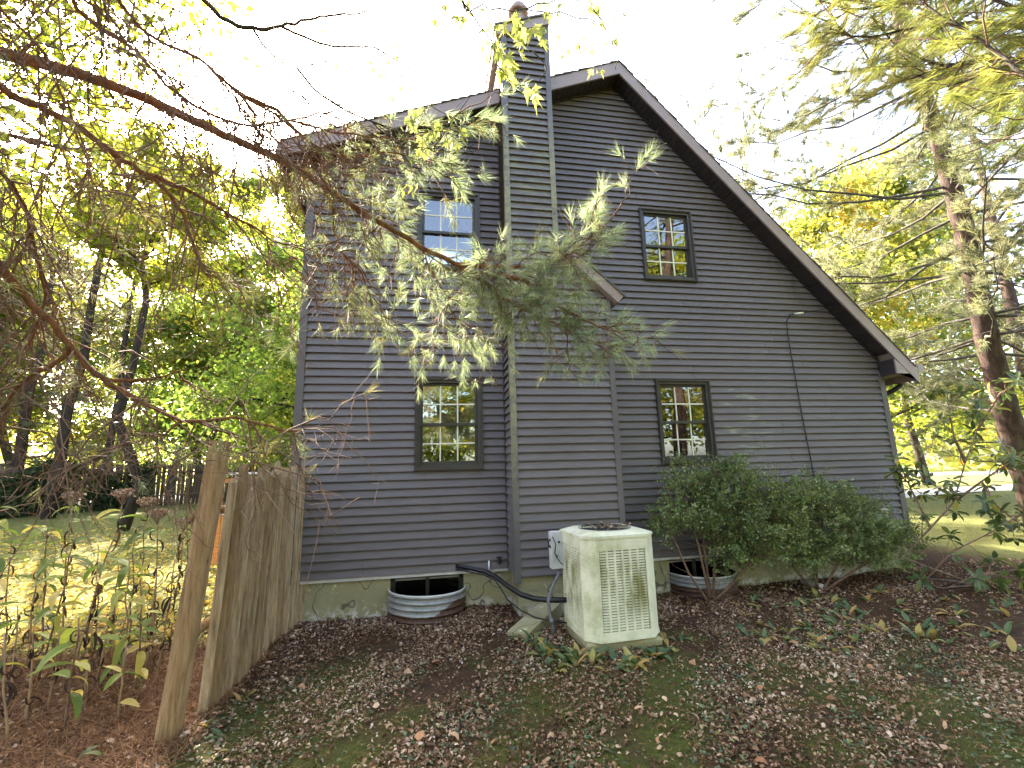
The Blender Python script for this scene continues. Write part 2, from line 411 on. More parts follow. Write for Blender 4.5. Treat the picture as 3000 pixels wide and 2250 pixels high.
LEAF_LILY = leafmat('lily_leaves', [(0, (.06, .115, .05)), (.5, (.12, .18, .07)), (.72, (.38, .33, .10)), (1, (.45, .27, .09))], .35, .45, .35, 0, src='obj')
LITTER = leafmat('dry_curled_leaves', [(0, (.04, .02, .012)), (.35, (.13, .07, .038)), (.62, (.29, .18, .105)), (.86, (.52, .39, .28)), (1, (.74, .63, .51))], .12, .75, .2, .25, .9)
LITTER_Y = leafmat('yellow_lawn_leaves', [(0, (.30, .17, .05)), (.35, (.50, .37, .09)), (.75, (.62, .52, .14)), (1, (.55, .28, .08))], .3, .7, .2, .2, .8)
STRAW = leafmat('pine_straw', [(0, (.05, .022, .010)), (.5, (.17, .08, .035)), (1, (.38, .21, .10))], .1, .7, .2, .2, 1.5)
COVER = leafmat('ground_cover_leaves', [(0, (.035, .065, .03)), (.6, (.08, .125, .065)), (.9, (.16, .21, .09)), (1, (.34, .36, .08))], .25, .45, .4, .3, 1.4)
GRASS = leafmat('grass_blades', [(0, (.07, .10, .025)), (.6, (.16, .19, .045)), (1, (.34, .31, .11))], .4, .6, .2, .4, .6)
FLOWER = leafmat('dried_flower_head', [(0, (.16, .10, .065)), (.6, (.33, .23, .155)), (1, (.50, .38, .28))], .15, .9, .1, 0)

def mk_ground():
    t = NT('ground_soil'); x, y, z = t.xyz()
    soil = t.ramp(t.noise(9, 7, .7), [(.25, (.026, .015, .009)), (.75, (.085, .050, .030))])
    moss = t.ramp(t.noise(30, 5, .65), [(.25, (.022, .028, .007)), (.75, (.085, .098, .02))])
    front = t.math('MULTIPLY', t.rng(y, -.75, -1.9), t.rng(x, -1.75, -1.35))
    mm = t.math('MULTIPLY', t.rng(t.noise(1.15, 5, .62), .40, .56), front)
    c = t.mix(mm, soil, moss)
    straw = t.ramp(t.noise(24, 6, .7), [(.25, (.022, .011, .006)), (.75, (.09, .046, .024))])
    bl = t.math('MULTIPLY', t.rng(x, -1.5, -1.75), t.rng(y, -.6, -1.6))
    br = t.math('MULTIPLY', t.rng(x, 2.3, 3.2), t.rng(y, -2.4, -1.7))
    c = t.mix(t.math('MAXIMUM', bl, t.math('MULTIPLY', br, .7)), c, straw)
    lawn = t.ramp(t.noise(5, 7, .7), [(.25, (.07, .085, .025)), (.6, (.14, .145, .045)), (.8, (.24, .20, .08))])
    lw = t.math('MAXIMUM', t.math('MULTIPLY', t.rng(x, -1.7, -2.3), t.rng(y, -.9, -.1)), t.math('MAXIMUM', t.rng(x, 8.2, 9.5), t.rng(y, 9, 10)))
    c = t.mix(lw, c, lawn)
    t.set('Base Color', c); t.set('Roughness', .95); t.set('Specular IOR Level', .15)
    t.bump(t.noise(22, 7, .7), .8, .03); return t.m
GROUND = mk_ground()

def partl(g, name, mat, parent, smooth=False, label=None, kind=None):
    """mesh given in world coordinates, origin at the parent's origin"""
    o = bpy.data.objects.new(name, g.mesh(name, mat, smooth, WLOC[parent.name])); COL.objects.link(o)
    o.parent = parent; WLOC[o.name] = WLOC[parent.name].copy()
    return tag(o, label, kind=kind)

# ------------------------------------------------------------------ ground
def sst(a, b, v):
    t = np.clip((np.asarray(v, float)-a)/(b-a), 0, 1); return t*t*(3-2*t)
def gz(x, y):
    x = np.asarray(x, float); y = np.asarray(y, float)
    z = -0.45+0.018*np.sin(1.7*x+0.6)*np.sin(1.3*y+1.1)+0.012*np.sin(4.1*x+1.9*y)
    z = z+0.09*sst(4.5, 7.2, x)*sst(-3, -.5, y)+0.5*sst(1, 18, y)*sst(-1.5, -4, x)+0.25*sst(8, 20, x)*sst(-4, 6, y)
    return z
def spaced(lo, hi, near_lo, near_hi, step, far):
    a = list(np.arange(near_lo, near_hi+1e-6, step)); s = step; v = near_hi
    while v < hi: s *= far; v += s; a.append(v)
    s = step; v = near_lo
    while v > lo: s *= far; v -= s; a.insert(0, v)
    return np.array(a)
gxs = spaced(-320, 320, -6, 10, .16, 1.25); gys = spaced(-320, 420, -7, 4, .16, 1.25)
GX, GY = np.meshgrid(gxs, gys, indexing='ij'); rg = np.random.default_rng(3)
GZ = gz(GX, GY)+rg.normal(0, .006, GX.shape)*(np.abs(GX) < 10)*(np.abs(GY) < 8)
ni, nj = GX.shape
I = np.arange(ni-1)[:, None]*nj+np.arange(nj-1)[None, :]
g = G(); g.add(np.stack([GX, GY, GZ], -1).reshape(-1, 3), np.stack([I, I+nj, I+nj+1, I+1], -1).reshape(-1, 4))
gobj = bpy.data.objects.new('ground', g.mesh('ground', GROUND, True)); COL.objects.link(gobj); tag(gobj, kind='structure')

# ------------------------------------------------------------------ house
RX, RZ = 2.88, 7.25                 # ridge on the wall plane
SL, SR = 0.405, 1.075               # roof slopes left and right
XL, XR = -1.64, 7.08                # wall corners
OH = 0.28                           # rake overhang
CS = 0.1016                         # siding course
YB = 8.2                            # back wall
def ztop(x): return RZ-SL*(RX-x) if x < RX else RZ-SR*(x-RX)
def xr_at(z): return min(XR-.06, RX+(RZ-z)/SR)
def xl_at(z): return max(XL+.06, RX-(RZ-z)/SL)
house = thing('house', 'dark brown sided house with asymmetric gable and tall clad chimney', 'house', (2.7, 0, -.45))
WIN = [(-.195, .685, 1.222, 2.425), (3.165, 4.027, 1.222, 2.425), (3.14, 4.013, 3.945, 5.122), (-.195, .685, 3.945, 5.122)]
BW = [(-.46, .42), (3.17, 4.05)]    # basement window openings in the foundation
CH = (.985, 1.68, 2.355)            # chimney left, stack right, base right
CY = -.5

# wall core with openings
g = G()
bands = [0, 1.222, 2.425, 3.945, 5.122]
for b0, b1 in zip(bands[:-1], bands[1:]):
    cuts = sorted([(w[0], w[1]) for w in WIN if abs(w[2]-b0) < .01])
    xs = [(XL+.02, XL+.02)]+[(c, c) for w in cuts for c in w]
    xe = (min(XR-.02, RX+(RZ-b0)/SR), min(XR-.02, RX+(RZ-b1)/SR))
    segs = []; cur = XL+.02
    for a, b in cuts: segs.append(((cur, a), (cur, a))); cur = b
    segs.append(((cur, xe[0]), (cur, xe[1])))
    for (a0, a1), (c0, c1) in segs:
        if b0 < 2.8 < b1 and a1 > 6:
            g.prism([(a0, b0), (XR-.02, b0), (XR-.02, 2.73), (c1, b1), (c0, b1)], .004, .12)
        else: g.prism([(a0, b0), (a1, b0), (c1, b1), (c0, b1)], .004, .12)
g.prism([(XL+.02, 5.122), (min(XR, RX+(RZ-5.122)/SR), 5.122), (RX, RZ), (XL+.02, ztop(XL+.02))], .004, .12)
wall = part(g, 'gable_wall', SIDING, house)
g = G(); g.prism([(XL+.02, 0), (XL+.14, 0), (XL+.14, 5.3), (XL+.02, 5.3)], .121, YB); lw = part(g, 'side_wall', SIDING, house)
g = G(); g.prism([(XR-.14, 0), (XR-.02, 0), (XR-.02, 2.6), (XR-.14, 2.6)], .121, YB); part(g, 'side_wall', SIDING, house)
g = G(); g.prism([(XL+.02, -.4), (XR-.02, -.4), (XR-.02, 2.7), (RX, RZ), (XL+.02, 5.4)], YB, YB+.1); part(g, 'rear_wall', WALLIN, house)
g = G().box(XL+.15, XR-.15, .13, YB-.01, 2.75, 2.9).box(XL+.15, XR-.15, .13, YB-.01, -.1, -.02); part(g, 'inner_floor', WALLIN, house)
g = G().box(1.6, 1.7, .125, 3.9, 0, 2.74).box(XL+.15, XR-.15, 4, 4.1, 0, 2.74).box(1.6, 1.7, .125, 3.9, 2.91, 6.6).box(XL+.15, 4.4, 4, 4.1, 2.91, 5.2); part(g, 'inner_wall', WALLIN, house)

# siding boards, each a piece with a lapped profile
def board(g, z0, x0a, x1a, x0b, x1b, z1=None, y=0.0, yb=-.030, yt=-.004):
    """z0 bottom (x0a..x1a), z1 top (x0b..x1b)"""
    z1 = z0+CS-.007 if z1 is None else z1
    V = [(x0a, y+yb, z0), (x1a, y+yb, z0), (x1b, y+yt, z1), (x0b, y+yt, z1),
         (x0a, y-.001, z0+.006), (x1a, y-.001, z0+.006), (x0a, y+yb, z0+.008), (x1a, y+yb, z0+.008), (x1b, y-.001, z1), (x0b, y-.001, z1)]
    g.add(V, [(0, 1, 7, 6), (6, 7, 2, 3), (0, 4, 5, 1), (1, 5, 8, 2, 7), (0, 6, 3, 9, 4), (3, 2, 8, 9), (4, 9, 8, 5)])
rb = np.random.default_rng(11)
def chim_right(z):                  # right edge of the chimney base / shoulder / stack at height z
    if z < 3.42: return CH[2]
    if z > 4.05: return CH[1]
    return CH[2]+(CH[1]-CH[2])*(z-3.42)/.63
seam = {}
for i in range(0, 72):
    z0 = i*CS; z1 = z0+CS-.007
    ztb = min(z1, RZ-.01)
    xl0, xl1, xr0, xr1 = xl_at(z0), xl_at(ztb), xr_at(z0), xr_at(ztb)
    if xr0-xl0 < .12: continue
    spans = []
    if xl0 < CH[0]-.05: spans.append([xl0, min(CH[0]-.02, xr0), xl1, min(CH[0]-.02, xr1)])
    cr = chim_right(z0+.05)+.01
    spans.append([max(cr, xl0), xr0, max(cr, xl1), xr1])
    cut = []
    for s in spans:
        cur = [s]
        for w in WIN:
            if z0+CS*.5 > w[2] and z0+CS*.5 < w[3]:
                nxt = []
                for q in cur:
                    if q[0] < w[0] and q[1] > w[1]: nxt += [[q[0], w[0]+.02, q[2], w[0]+.02], [w[1]-.02, q[1], w[1]-.02, q[3]]]
                    else: nxt.append(q)
                cur = nxt
        cut += cur
    for s in cut:
        if s[1]-s[0] < .04: continue
        parts = [s]
        if s[1]-s[0] > 2.4:
            if i//2 not in seam: seam[i//2] = rb.uniform(.25, .75)
            xs = s[0]+(s[1]-s[0])*seam[i//2]
            parts = [[s[0], xs-.001, s[2], xs-.001], [xs+.002, s[1], xs+.002, s[3]]]
        for k, q in enumerate(parts):
            g = G(); j = rb.normal(0, .0008); board(g, z0+j, q[0], q[1], q[2], min(q[3], q[3]), ztb, yb=-.030-.0015*k)
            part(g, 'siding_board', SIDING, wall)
# flashing strip under the siding, channel under the soffit
g = G().box(XL+.05, CH[0]-.01, -.016, .0, -.035, -.002).box(CH[2]+.01, XR-.05, -.016, .0, -.035, -.002); part(g, 'flashing', WHITEMET, house)
g = G()
for a, b in ((XL+.05, CH[0]), (CH[1], RX-.002)):
    za, zb = ztop(a)-.02, ztop(b)-.02; g.prism([(a, za-.022), (b, zb-.022), (b, zb+.02), (a, za+.02)], -.04, -.0235)
xe = 7.02; g.prism([(RX+.002, RZ-.02-.03), (xe, ztop(xe)-.02-.03), (xe, ztop(xe)), (RX+.002, RZ)], -.04, -.0235)
part(g, 'channel_trim', SOFFIT, house)
# corner boards
def cboard(name, x0, x1, y0, y1, z0, z1, parent):
    g = G(); g.box(x0, x1, y0, y1, z0, z1); return part(g, name, CORNER, parent)
cboard('corner_board', XL-.01, XL+.085, -.034, .10, -.03, 5.36, house)
cboard('corner_board', XR-.085, XR+.01, -.034, .10, -.03, 2.55, house)

# foundation with openings
g = G()
xs = XL+.03
for a, b in BW:
    g.box(xs, a, .01, .25, -.75, -.036); xs = b
g.box(xs, XR-.03, .01, .25, -.75, -.036)
for a, b in BW: g.box(a, b, .012, .25, -.75, -.56)
part(g, 'foundation', CONC, house)
g = G().box(XL+.03, XL+.28, .251, YB, -.75, -.01).box(XR-.28, XR-.03, .251, YB, -.75, -.01); part(g, 'foundation', CONC, house)
for a, b in BW:
    g = G().box(a, b, .16, .175, -.56, -.03); bwn = part(g, 'basement_window', DARKIN, house)
    g = G().box(a+.05, (a+b)/2-.02, .150, .158, -.5, -.08).box((a+b)/2+.02, b-.05, .150, .158, -.5, -.08); part(g, 'pane', GLASS, bwn)
    g = G()
    for q in ((a, a+.05, -.56, -.03), (b-.05, b, -.56, -.03), (a+.05, b-.05, -.56, -.5), (a+.05, b-.05, -.08, -.03), ((a+b)/2-.02, (a+b)/2+.02, -.5, -.08)): g.box(q[0], q[1], .13, .165, q[2], q[3])
    part(g, 'frame', SASHM, bwn)

# windows: casing, two sashes, muntins between the panes
def window(x0, x1, z0, z1, k):
    g = G()
    for y0, y1, o, wd in ((-.045, .0, 0, .035), (-.058, -.0, .010, .014), (-.03, .06, .034, .034)):
        a, b, c, d = x0+o, x1-o, z0+o, z1-o
        g.box(a, a+wd, y0, y1, c, d); g.box(b-wd, b, y0, y1, c, d)
        g.box(a+wd, b-wd, y0-.001, y1, d-wd, d); g.box(a+wd, b-wd, y0-.001, y1, c, c+wd)
    wn_ = part(g, 'window', TRIM, house)
    a, b, c, d = x0+.068, x1-.068, z0+.068, z1-.068; mid = c+(d-c)*.485
    for nm, q0, q1, yo in (('upper_sash', mid-.012, d, .012), ('lower_sash', c, mid+.022, .04)):
        g = G(); s = .036
        g.box(a, a+s, yo, yo+.03, q0, q1); g.box(b-s, b, yo, yo+.03, q0, q1)
        g.box(a+s, b-s, yo-.002, yo+.028, q1-s, q1); g.box(a+s, b-s, yo-.002, yo+.028, q0, q0+(s if nm[0] == 'u' else .05))
        part(g, nm, SASHM, wn_)
        i0, i1, k0, k1 = a+s, b-s, q0+(s if nm[0] == 'u' else .05), q1-s
        part(G().box(i0, i1, yo+.010, yo+.012, k0, k1), 'pane', GLASS, wn_)
        for m in (1, 2):
            xm = i0+(i1-i0)*m/3; part(G().box(xm-.009, xm+.009, yo+.001, yo+.0095, k0, k1), 'muntin', MUNT, wn_)
        zm = (k0+k1)/2; part(G().box(i0, i1, yo+.002, yo+.0092, zm-.009, zm+.009), 'muntin', MUNT, wn_)
        part(G().box(i0, i1, yo+.025, yo+.027, k0, k1), 'inner_pane', GLASS, wn_)
    return wn_
for k, w in enumerate(WIN): window(*w, k)
# transom under the left rake, beside the chimney
tx = CH[0]-.03; tz = 6.32
g = G().prism([(.52, tz), (tx, tz), (tx, ztop(tx)-.03)], -.03, -.024); trs = part(g, 'transom_window', WOODIN, house)
g = G().box(.42, tx, -.05, -.02, tz-.045, tz); part(g, 'sill', TRIM, trs)

# curtains and shades seen through the glass
def cloth(x0, x1, y, z0, z1, folds, amp, name, mat, label, cat):
    n = 40; xs = np.linspace(x0, x1, n); ys = y+amp*np.sin(np.linspace(0, folds*2*pi, n))
    V = [(a, b, z0) for a, b in zip(xs, ys)]+[(a, b, z1) for a, b in zip(xs, ys)]+[(a, b+.004, z0) for a, b in zip(xs, ys)]+[(a, b+.004, z1) for a, b in zip(xs, ys)]
    F = [(i, i+1, n+i+1, n+i) for i in range(n-1)]+[(2*n+i, 3*n+i, 3*n+i+1, 2*n+i+1) for i in range(n-1)]
    F += [(i, 2*n+i, 2*n+i+1, i+1) for i in range(n-1)]
    return single(G().add(V, F), name, mat, label, cat, smooth=False)
for (x0, x1, z0, z1), lab in zip(WIN, ('lower window left of the chimney', 'lower window right of the chimney', 'upper window right of the chimney', 'upper window left of the chimney')):
    if lab.startswith('upper window left'): continue
    g = G().box(x0+.09, x1-.09, .135, .145, z1-.24, z1-.06).tube([(x0+.09, .14, z1-.24), (x1-.09, .14, z1-.24)], .009, 8)
    single(g, 'roller_shade', SHADE, 'cream roller shade pulled down a little inside the '+lab, 'window shade')
cloth(3.80, 4.00, .20, 1.0, 2.36, 4, .018, 'curtain', CURT, 'long white curtain at the side of the lower right window', 'curtain')
cloth(3.20, 3.27, .20, 1.0, 2.36, 2, .014, 'curtain', CURT, 'narrow white curtain gathered behind the left edge of the lower right window', 'curtain')

# roof: two slabs, fascia, soffit panels, shingle edge
def slopept(side, s, dz=0.0):       # s: horizontal distance from the ridge
    return (RX-s, RZ-SL*s+dz) if side == 'l' else (RX+s, RZ-SR*s+dz)
SLEN = {'l': RX+1.95, 'r': 7.42-RX}
roofg = G()
for side in 'lr':
    L = SLEN[side]; pts = [slopept(side, 0, .03), slopept(side, L, .03), slopept(side, L, .20), slopept(side, 0, .20)]
    if side == 'l': pts = pts[::-1]
    roofg.prism(pts, -OH+.03, YB+.25)
roof = part(roofg, 'roof', FASCIA, house)
SHING = M('grey_shingle', (.11, .105, .095), .9, .35, 14, .5, 60)
g = G(); rs = np.random.default_rng(5)
for side in 'lr':                   # shingle courses with a ragged lichened edge
    L = SLEN[side]+.03; step = .14/math.hypot(1, SL if side == 'l' else SR); n = int(L/step)
    for k in range(n):
        s0, s1 = k*step, min(L, (k+1)*step+.03)
        a, b = slopept(side, s0, .206), slopept(side, s1, .224+rs.uniform(0, .006))
        c, d = slopept(side, s1, .206), slopept(side, s0, .203)
        yf = -OH-.022-rs.uniform(0, .016)
        pts = [d, c, b, a] if side == 'r' else [a, b, c, d]
        g.prism(pts, yf, YB+.27)
part(g, 'shingles', SHING, roof, kind='stuff')
for side in 'lr':
    L = SLEN[side]; lo = -.012 if side == 'l' else -.025; hi = .198 if side == 'l' else .20
    segs = [(0, L)]
    if side == 'l': segs = [(0, RX-CH[1]-.005), (RX-CH[0]+.02, L)]
    for a, b in segs:
        pts = [slopept(side, a, lo), slopept(side, b, lo), slopept(side, b, hi), slopept(side, a, hi)]
        if side == 'l': pts = pts[::-1]
        part(G().prism(pts, -OH-.016, -OH+.012), 'fascia', FASCIA, house)
    # soffit panels
    w = .098; hyp = math.hypot(1, SL if side == 'l' else SR); n = int((L-.02)*hyp/w)
    if side == 'r': n = int((7.0-RX)*hyp/w)
    for k in range(n):
        s0, s1 = k*w/hyp+.004, (k+1)*w/hyp-.004/hyp
        if side == 'l' and s1 > RX-CH[1]-.02 and s0 < RX-CH[0]+.02: continue
        pts = [slopept(side, s0, -.012), slopept(side, s1, -.012), slopept(side, s1, .006), slopept(side, s0, .006)]
        if side == 'l': pts = pts[::-1]
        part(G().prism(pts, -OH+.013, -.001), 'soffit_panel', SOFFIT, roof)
    a, b = 0, (L if side == 'l' else 7.0-RX)
    pts = [slopept(side, a, .007), slopept(side, b, .007), slopept(side, b, .028), slopept(side, a, .028)]
    if side == 'l': pts = pts[::-1]
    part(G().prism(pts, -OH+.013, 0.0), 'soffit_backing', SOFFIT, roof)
# boxed eave return at the right corner, gutter and downspout elbow
zr = ztop(7.06)
part(G().prism([(7.045, zr-.03), (7.045, 2.50), (7.40, 2.50), (7.40, ztop(7.40)+.0)], -OH-.010, -OH+.014), 'eave_return', FASCIA, house)
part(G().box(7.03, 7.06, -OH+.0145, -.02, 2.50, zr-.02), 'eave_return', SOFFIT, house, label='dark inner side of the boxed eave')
part(G().box(7.06, 7.40, -OH+.02, YB, 2.495, 2.515), 'eave_soffit', FASCIA, house)
part(G().box(7.40, 7.425, -OH-.01, YB, 2.48, 2.665), 'eave_fascia', FASCIA, house)
g = G(); prof = [(7.428, 2.66), (7.428, 2.54), (7.45, 2.52), (7.50, 2.53), (7.535, 2.58), (7.545, 2.655), (7.535, 2.655), (7.525, 2.59), (7.495, 2.54), (7.45, 2.535), (7.44, 2.55), (7.44, 2.66)]
V = [(x, -OH-.01, z) for x, z in prof]+[(x, YB, z) for x, z in prof]; n = len(prof)
g.add(V, [(i, (i+1) % n, (i+1) % n+n, i+n) for i in range(n)]); g.box(7.43, 7.54, -OH-.014, -OH-.009, 2.525, 2.65)
part(g, 'gutter', FASCIA, house)
g = G().tube([(7.46, .0, 2.52), (7.455, .01, 2.42), (7.43, .03, 2.36), (7.36, .08, 2.30), (7.22, .16, 2.22), (7.17, .2, 2.15), (7.165, .2, 1.2), (7.165, .2, -.3)], .038, 8); part(g, 'downspout', BLACK, house, True)
g = G().prism([(XL-.30, 5.27), (XL-.02, 5.27), (XL-.02, 5.30), (XL-.30, 5.30)], -OH, YB); part(g, 'eave_soffit', SOFFIT, house)
g = G().box(-1.985, -1.951, -OH-.016, YB, 5.24, 5.50); part(g, 'eave_fascia', FASCIA, house)

# chimney
chg = G()
chg.box(CH[0]+.02, CH[1]-.02, CY+.02, .6, -.03, 7.45)
chg.prism([(CH[1]-.05, -.03), (CH[2]-.02, -.03), (CH[2]-.02, 3.40), (CH[1]-.05, 4.03)], CY+.02, .0)
chim = part(chg, 'chimney', SIDING_CH, house)
for i in range(0, 80):
    z0 = i*CS-.01; z1 = z0+CS-.007
    zc = 7.84-.40*(CH[1]-CH[0])-.17
    ra, rb_ = chim_right(z0)-.03, chim_right(z1)-.03
    if z0 > 7.66: break
    la0, la1 = CH[0]+.05, CH[0]+.05
    ztp = 7.655
    lim = lambda z: CH[1]-(7.66-z)/.40          # below the sloping cap
    if z1 > 7.38: la0, la1 = max(la0, CH[1]-(7.66-z0)/.40*1.0) if False else la0, la1
    if z1 > 7.39:
        xa, xb = CH[0]+.05, CH[0]+.05
        f = lambda z: max(CH[0]+.05, CH[1]-.03-(7.66-z)/.40)
        if f(z0) > CH[1]-.1: break
        g = G(); board(g, z0, f(z0), CH[1]-.03, min(f(z1), CH[1]-.04), CH[1]-.03, z1, y=CY+.02)
    else:
        g = G(); board(g, z0, la0, ra, la1, rb_, z1, y=CY+.02)
    part(g, 'siding_board', SIDING_CH, chim)
g = G()
for i in range(0, 80):                          # the narrow side faces of the stack
    z0 = i*CS-.01; z1 = z0+CS-.007
    if z1 < 7.40:
        q = G(); board(q, z0, -.01, .52, -.01, .52, z1)
        V = np.concatenate(q.V); F = q.F
        V2 = np.stack([CH[0]+.02+V[:, 1], -V[:, 0], V[:, 2]], 1); V2[:, 1] = np.where(V[:, 0] < 0.2, 0.02 if z0 < 6.4 else .6, CY+.06)
        n0 = g.n; g.V.append(V2); g.n += len(V2); g.F += [f+n0 for f in F]
        xr_ = chim_right(z0+.05)-.02
        V3 = V2.copy(); V3[:, 0] = xr_-V[:, 1]; n0 = g.n; g.V.append(V3); g.n += len(V3); g.F += [f[:, ::-1]+n0 for f in F]
part(g, 'side_siding', SIDING_CH, chim, kind='stuff')
for z0, z1 in ((-.085, 6.22), (6.20, 7.40)):
    e = .004 if z0 > 0 else 0
    part(G().box(CH[0]-.012-e, CH[0]+.062+e, CY-.014-e, CY+.06, z0, z1), 'corner_board', CORNER, chim)
part(G().box(CH[1]-.062, CH[1]+.012, CY-.014, CY+.06, 3.98, 7.66), 'corner_board', CORNER, chim)
part(G().box(CH[2]-.062, CH[2]+.012, CY-.014, CY+.06, -.085, 3.40), 'corner_board', CORNER, chim)
# shoulder roof over the wide base
a = np.array([CH[1]-.02, 4.09]); b = np.array([CH[2]+.10, 3.36]); d = (b-a)/np.linalg.norm(b-a); nrm = np.array([-d[1], d[0]])
def quad2(p, q, t0, t1): return [tuple(p+nrm*t0), tuple(q+nrm*t0), tuple(q+nrm*t1), tuple(p+nrm*t1)]
part(G().prism(quad2(a, b, -.02, .10), CY-.10, -.024), 'shoulder_roof', FASCIA, chim)
part(G().prism(quad2(a, b+d*.02, .104, .125), CY-.12, -.024), 'shoulder_shingles', SHING, chim)
# sloping cap and round flue
def capz(x): return 7.835-.40*(CH[1]-x)
cp = [(CH[0]-.09, capz(CH[0]-.09)-.17), (CH[1]+.02, capz(CH[1]+.02)-.17), (CH[1]+.02, capz(CH[1]+.02)-.02), (CH[0]-.09, capz(CH[0]-.09)-.02)]
cap = part(G().prism(cp, CY-.045, .68), 'cap_roof', FASCIA, chim)
cp2 = [(CH[0]-.11, capz(CH[0]-.11)-.018), (CH[1]+.04, capz(CH[1]+.04)-.018), (CH[1]+.04, capz(CH[1]+.04)+.012), (CH[0]-.11, capz(CH[0]-.11)+.012)]
part(G().prism(cp2, CY-.065, .70), 'cap_shingles', SHING, chim)
RUSTY = M('weathered_flue_metal', (.30, .22, .19), .55, .3, 9, metal=.3)
fc = (1.335, -.10, 0)
part(G().lathe([(.0, 7.6), (.10, 7.6), (.10, 8.26), (.092, 8.26)], fc, 24), 'flue_pipe', RUSTY, chim, True)
part(G().lathe([(.0, 8.285), (.12, 8.285), (.155, 8.27), (.16, 8.29), (.155, 8.34), (.12, 8.41), (.06, 8.445), (.0, 8.45)], fc, 28), 'flue_cap', RUSTY, chim, True)
g = G()
for k in range(6): g.box(*[fc[0]+.098*cos(k*pi/3)-.006, fc[0]+.098*cos(k*pi/3)+.006, fc[1]+.098*sin(k*pi/3)-.006, fc[1]+.098*sin(k*pi/3)+.006, 8.2, 8.30])
part(g, 'cap_bracket', RUSTY, chim)
# chimney footing
part(G().box(CH[0]+.03, CH[2]-.03, CY+.04, .009, -.75, -.031), 'foundation', CONC, house)

# ------------------------------------------------------------------ window wells
def well(cx, r, ztop_, zbot, label, tilt=0.0):
    root = thing('window_well', label, 'window well', (cx, 0, zbot))
    n = 40; m = 64; V = []; F = []
    for j in range(m+1):
        z = zbot-.12+(ztop_-zbot+.12)*j/m; rr = r+.015*sin(2*pi*j/m*6.5)
        for k in range(n+1):
            a = pi+pi*k/n; V.append((cx+rr*cos(a), rr*.98*sin(a)+.008, z+tilt*cos(a)))
    for j in range(m):
        for k in range(n): F.append((j*(n+1)+k, j*(n+1)+k+1, (j+1)*(n+1)+k+1, (j+1)*(n+1)+k))
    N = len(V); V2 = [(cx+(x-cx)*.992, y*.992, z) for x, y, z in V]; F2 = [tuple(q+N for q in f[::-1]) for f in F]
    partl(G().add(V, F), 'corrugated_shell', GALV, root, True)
    partl(G().add(V2, [f[::-1] for f in F]), 'painted_shade', DARKIN, root, True)  # near-black inner skin, stands in for the deep shade inside the well
    pts = [(cx+r*1.004*cos(pi+pi*k/n), r*.984*sin(pi+pi*k/n)+.008, ztop_+tilt*cos(pi+pi*k/n)) for k in range(n+1)]
    partl(G().tube(pts, .008, 8), 'rim', WHITEMET, root, True)
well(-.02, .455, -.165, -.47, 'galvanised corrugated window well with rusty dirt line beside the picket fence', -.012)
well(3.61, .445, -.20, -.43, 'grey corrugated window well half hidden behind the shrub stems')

# ------------------------------------------------------------------ air conditioner
ACX, ACY, ACZ = 1.80, -1.27, -.375
ac = thing('air_conditioner', 'square beige outdoor air conditioner stained with green algae beside the chimney', 'air conditioner', (ACX, ACY, ACZ))
H2 = .385; CHF = .115; ACH = .925
def octo(h, c): return [(ACX-h+c, ACY-h), (ACX+h-c, ACY-h), (ACX+h, ACY-h+c), (ACX+h, ACY+h-c), (ACX+h-c, ACY+h), (ACX-h+c, ACY+h), (ACX-h, ACY+h-c), (ACX-h, ACY-h+c)]
partl(G().zprism(octo(H2-.035, CHF), ACZ+.02, ACZ+ACH-.02), 'coil_core', DARKIN, ac)
partl(G().zprism(octo(H2+.004, CHF), ACZ, ACZ+.045), 'base_pan', ACP, ac)
g = G(); g.zprism(octo(H2+.008, CHF), ACZ+ACH-.012, ACZ+ACH+.012)
def ring(g, h0, c0, z0, h1, c1, z1):
    A = [(x, y, z0) for x, y in octo(h0, c0)]; B = [(x, y, z1) for x, y in octo(h1, c1)]
    g.add(A+B, [(i, (i+1) % 8, (i+1) % 8+8, i+8) for i in range(8)])
ring(g, H2+.004, CHF, ACZ+ACH+.0125, H2-.07, CHF*.85, ACZ+ACH+.038); g.zprism(octo(H2-.0705, CHF*.85), ACZ+ACH+.014, ACZ+ACH+.0385)
partl(g, 'top_cover', ACP, ac)
g = G()
for k in range(9): g.tube([(ACX+(.05+k*.027)*cos(a), ACY+(.05+k*.027)*sin(a), ACZ+ACH+.046) for a in np.linspace(0, 2*pi, 33)], .003, 5, False)
for k in range(6): g.tube([(ACX, ACY, ACZ+ACH+.044), (ACX+.27*cos(k*pi/3), ACY+.27*sin(k*pi/3), ACZ+ACH+.044)], .0035, 5)
partl(g, 'fan_grille', DARKIN, ac)
SQ = H2-CHF
zb, zt = ACZ+.046, ACZ+ACH-.013
def face_frame(nx, ny):             # outward normal
    return np.array([ACX+nx*H2, ACY+ny*H2, 0.0]), np.array([-ny, nx, 0.0]), np.array([nx, ny, 0.0])
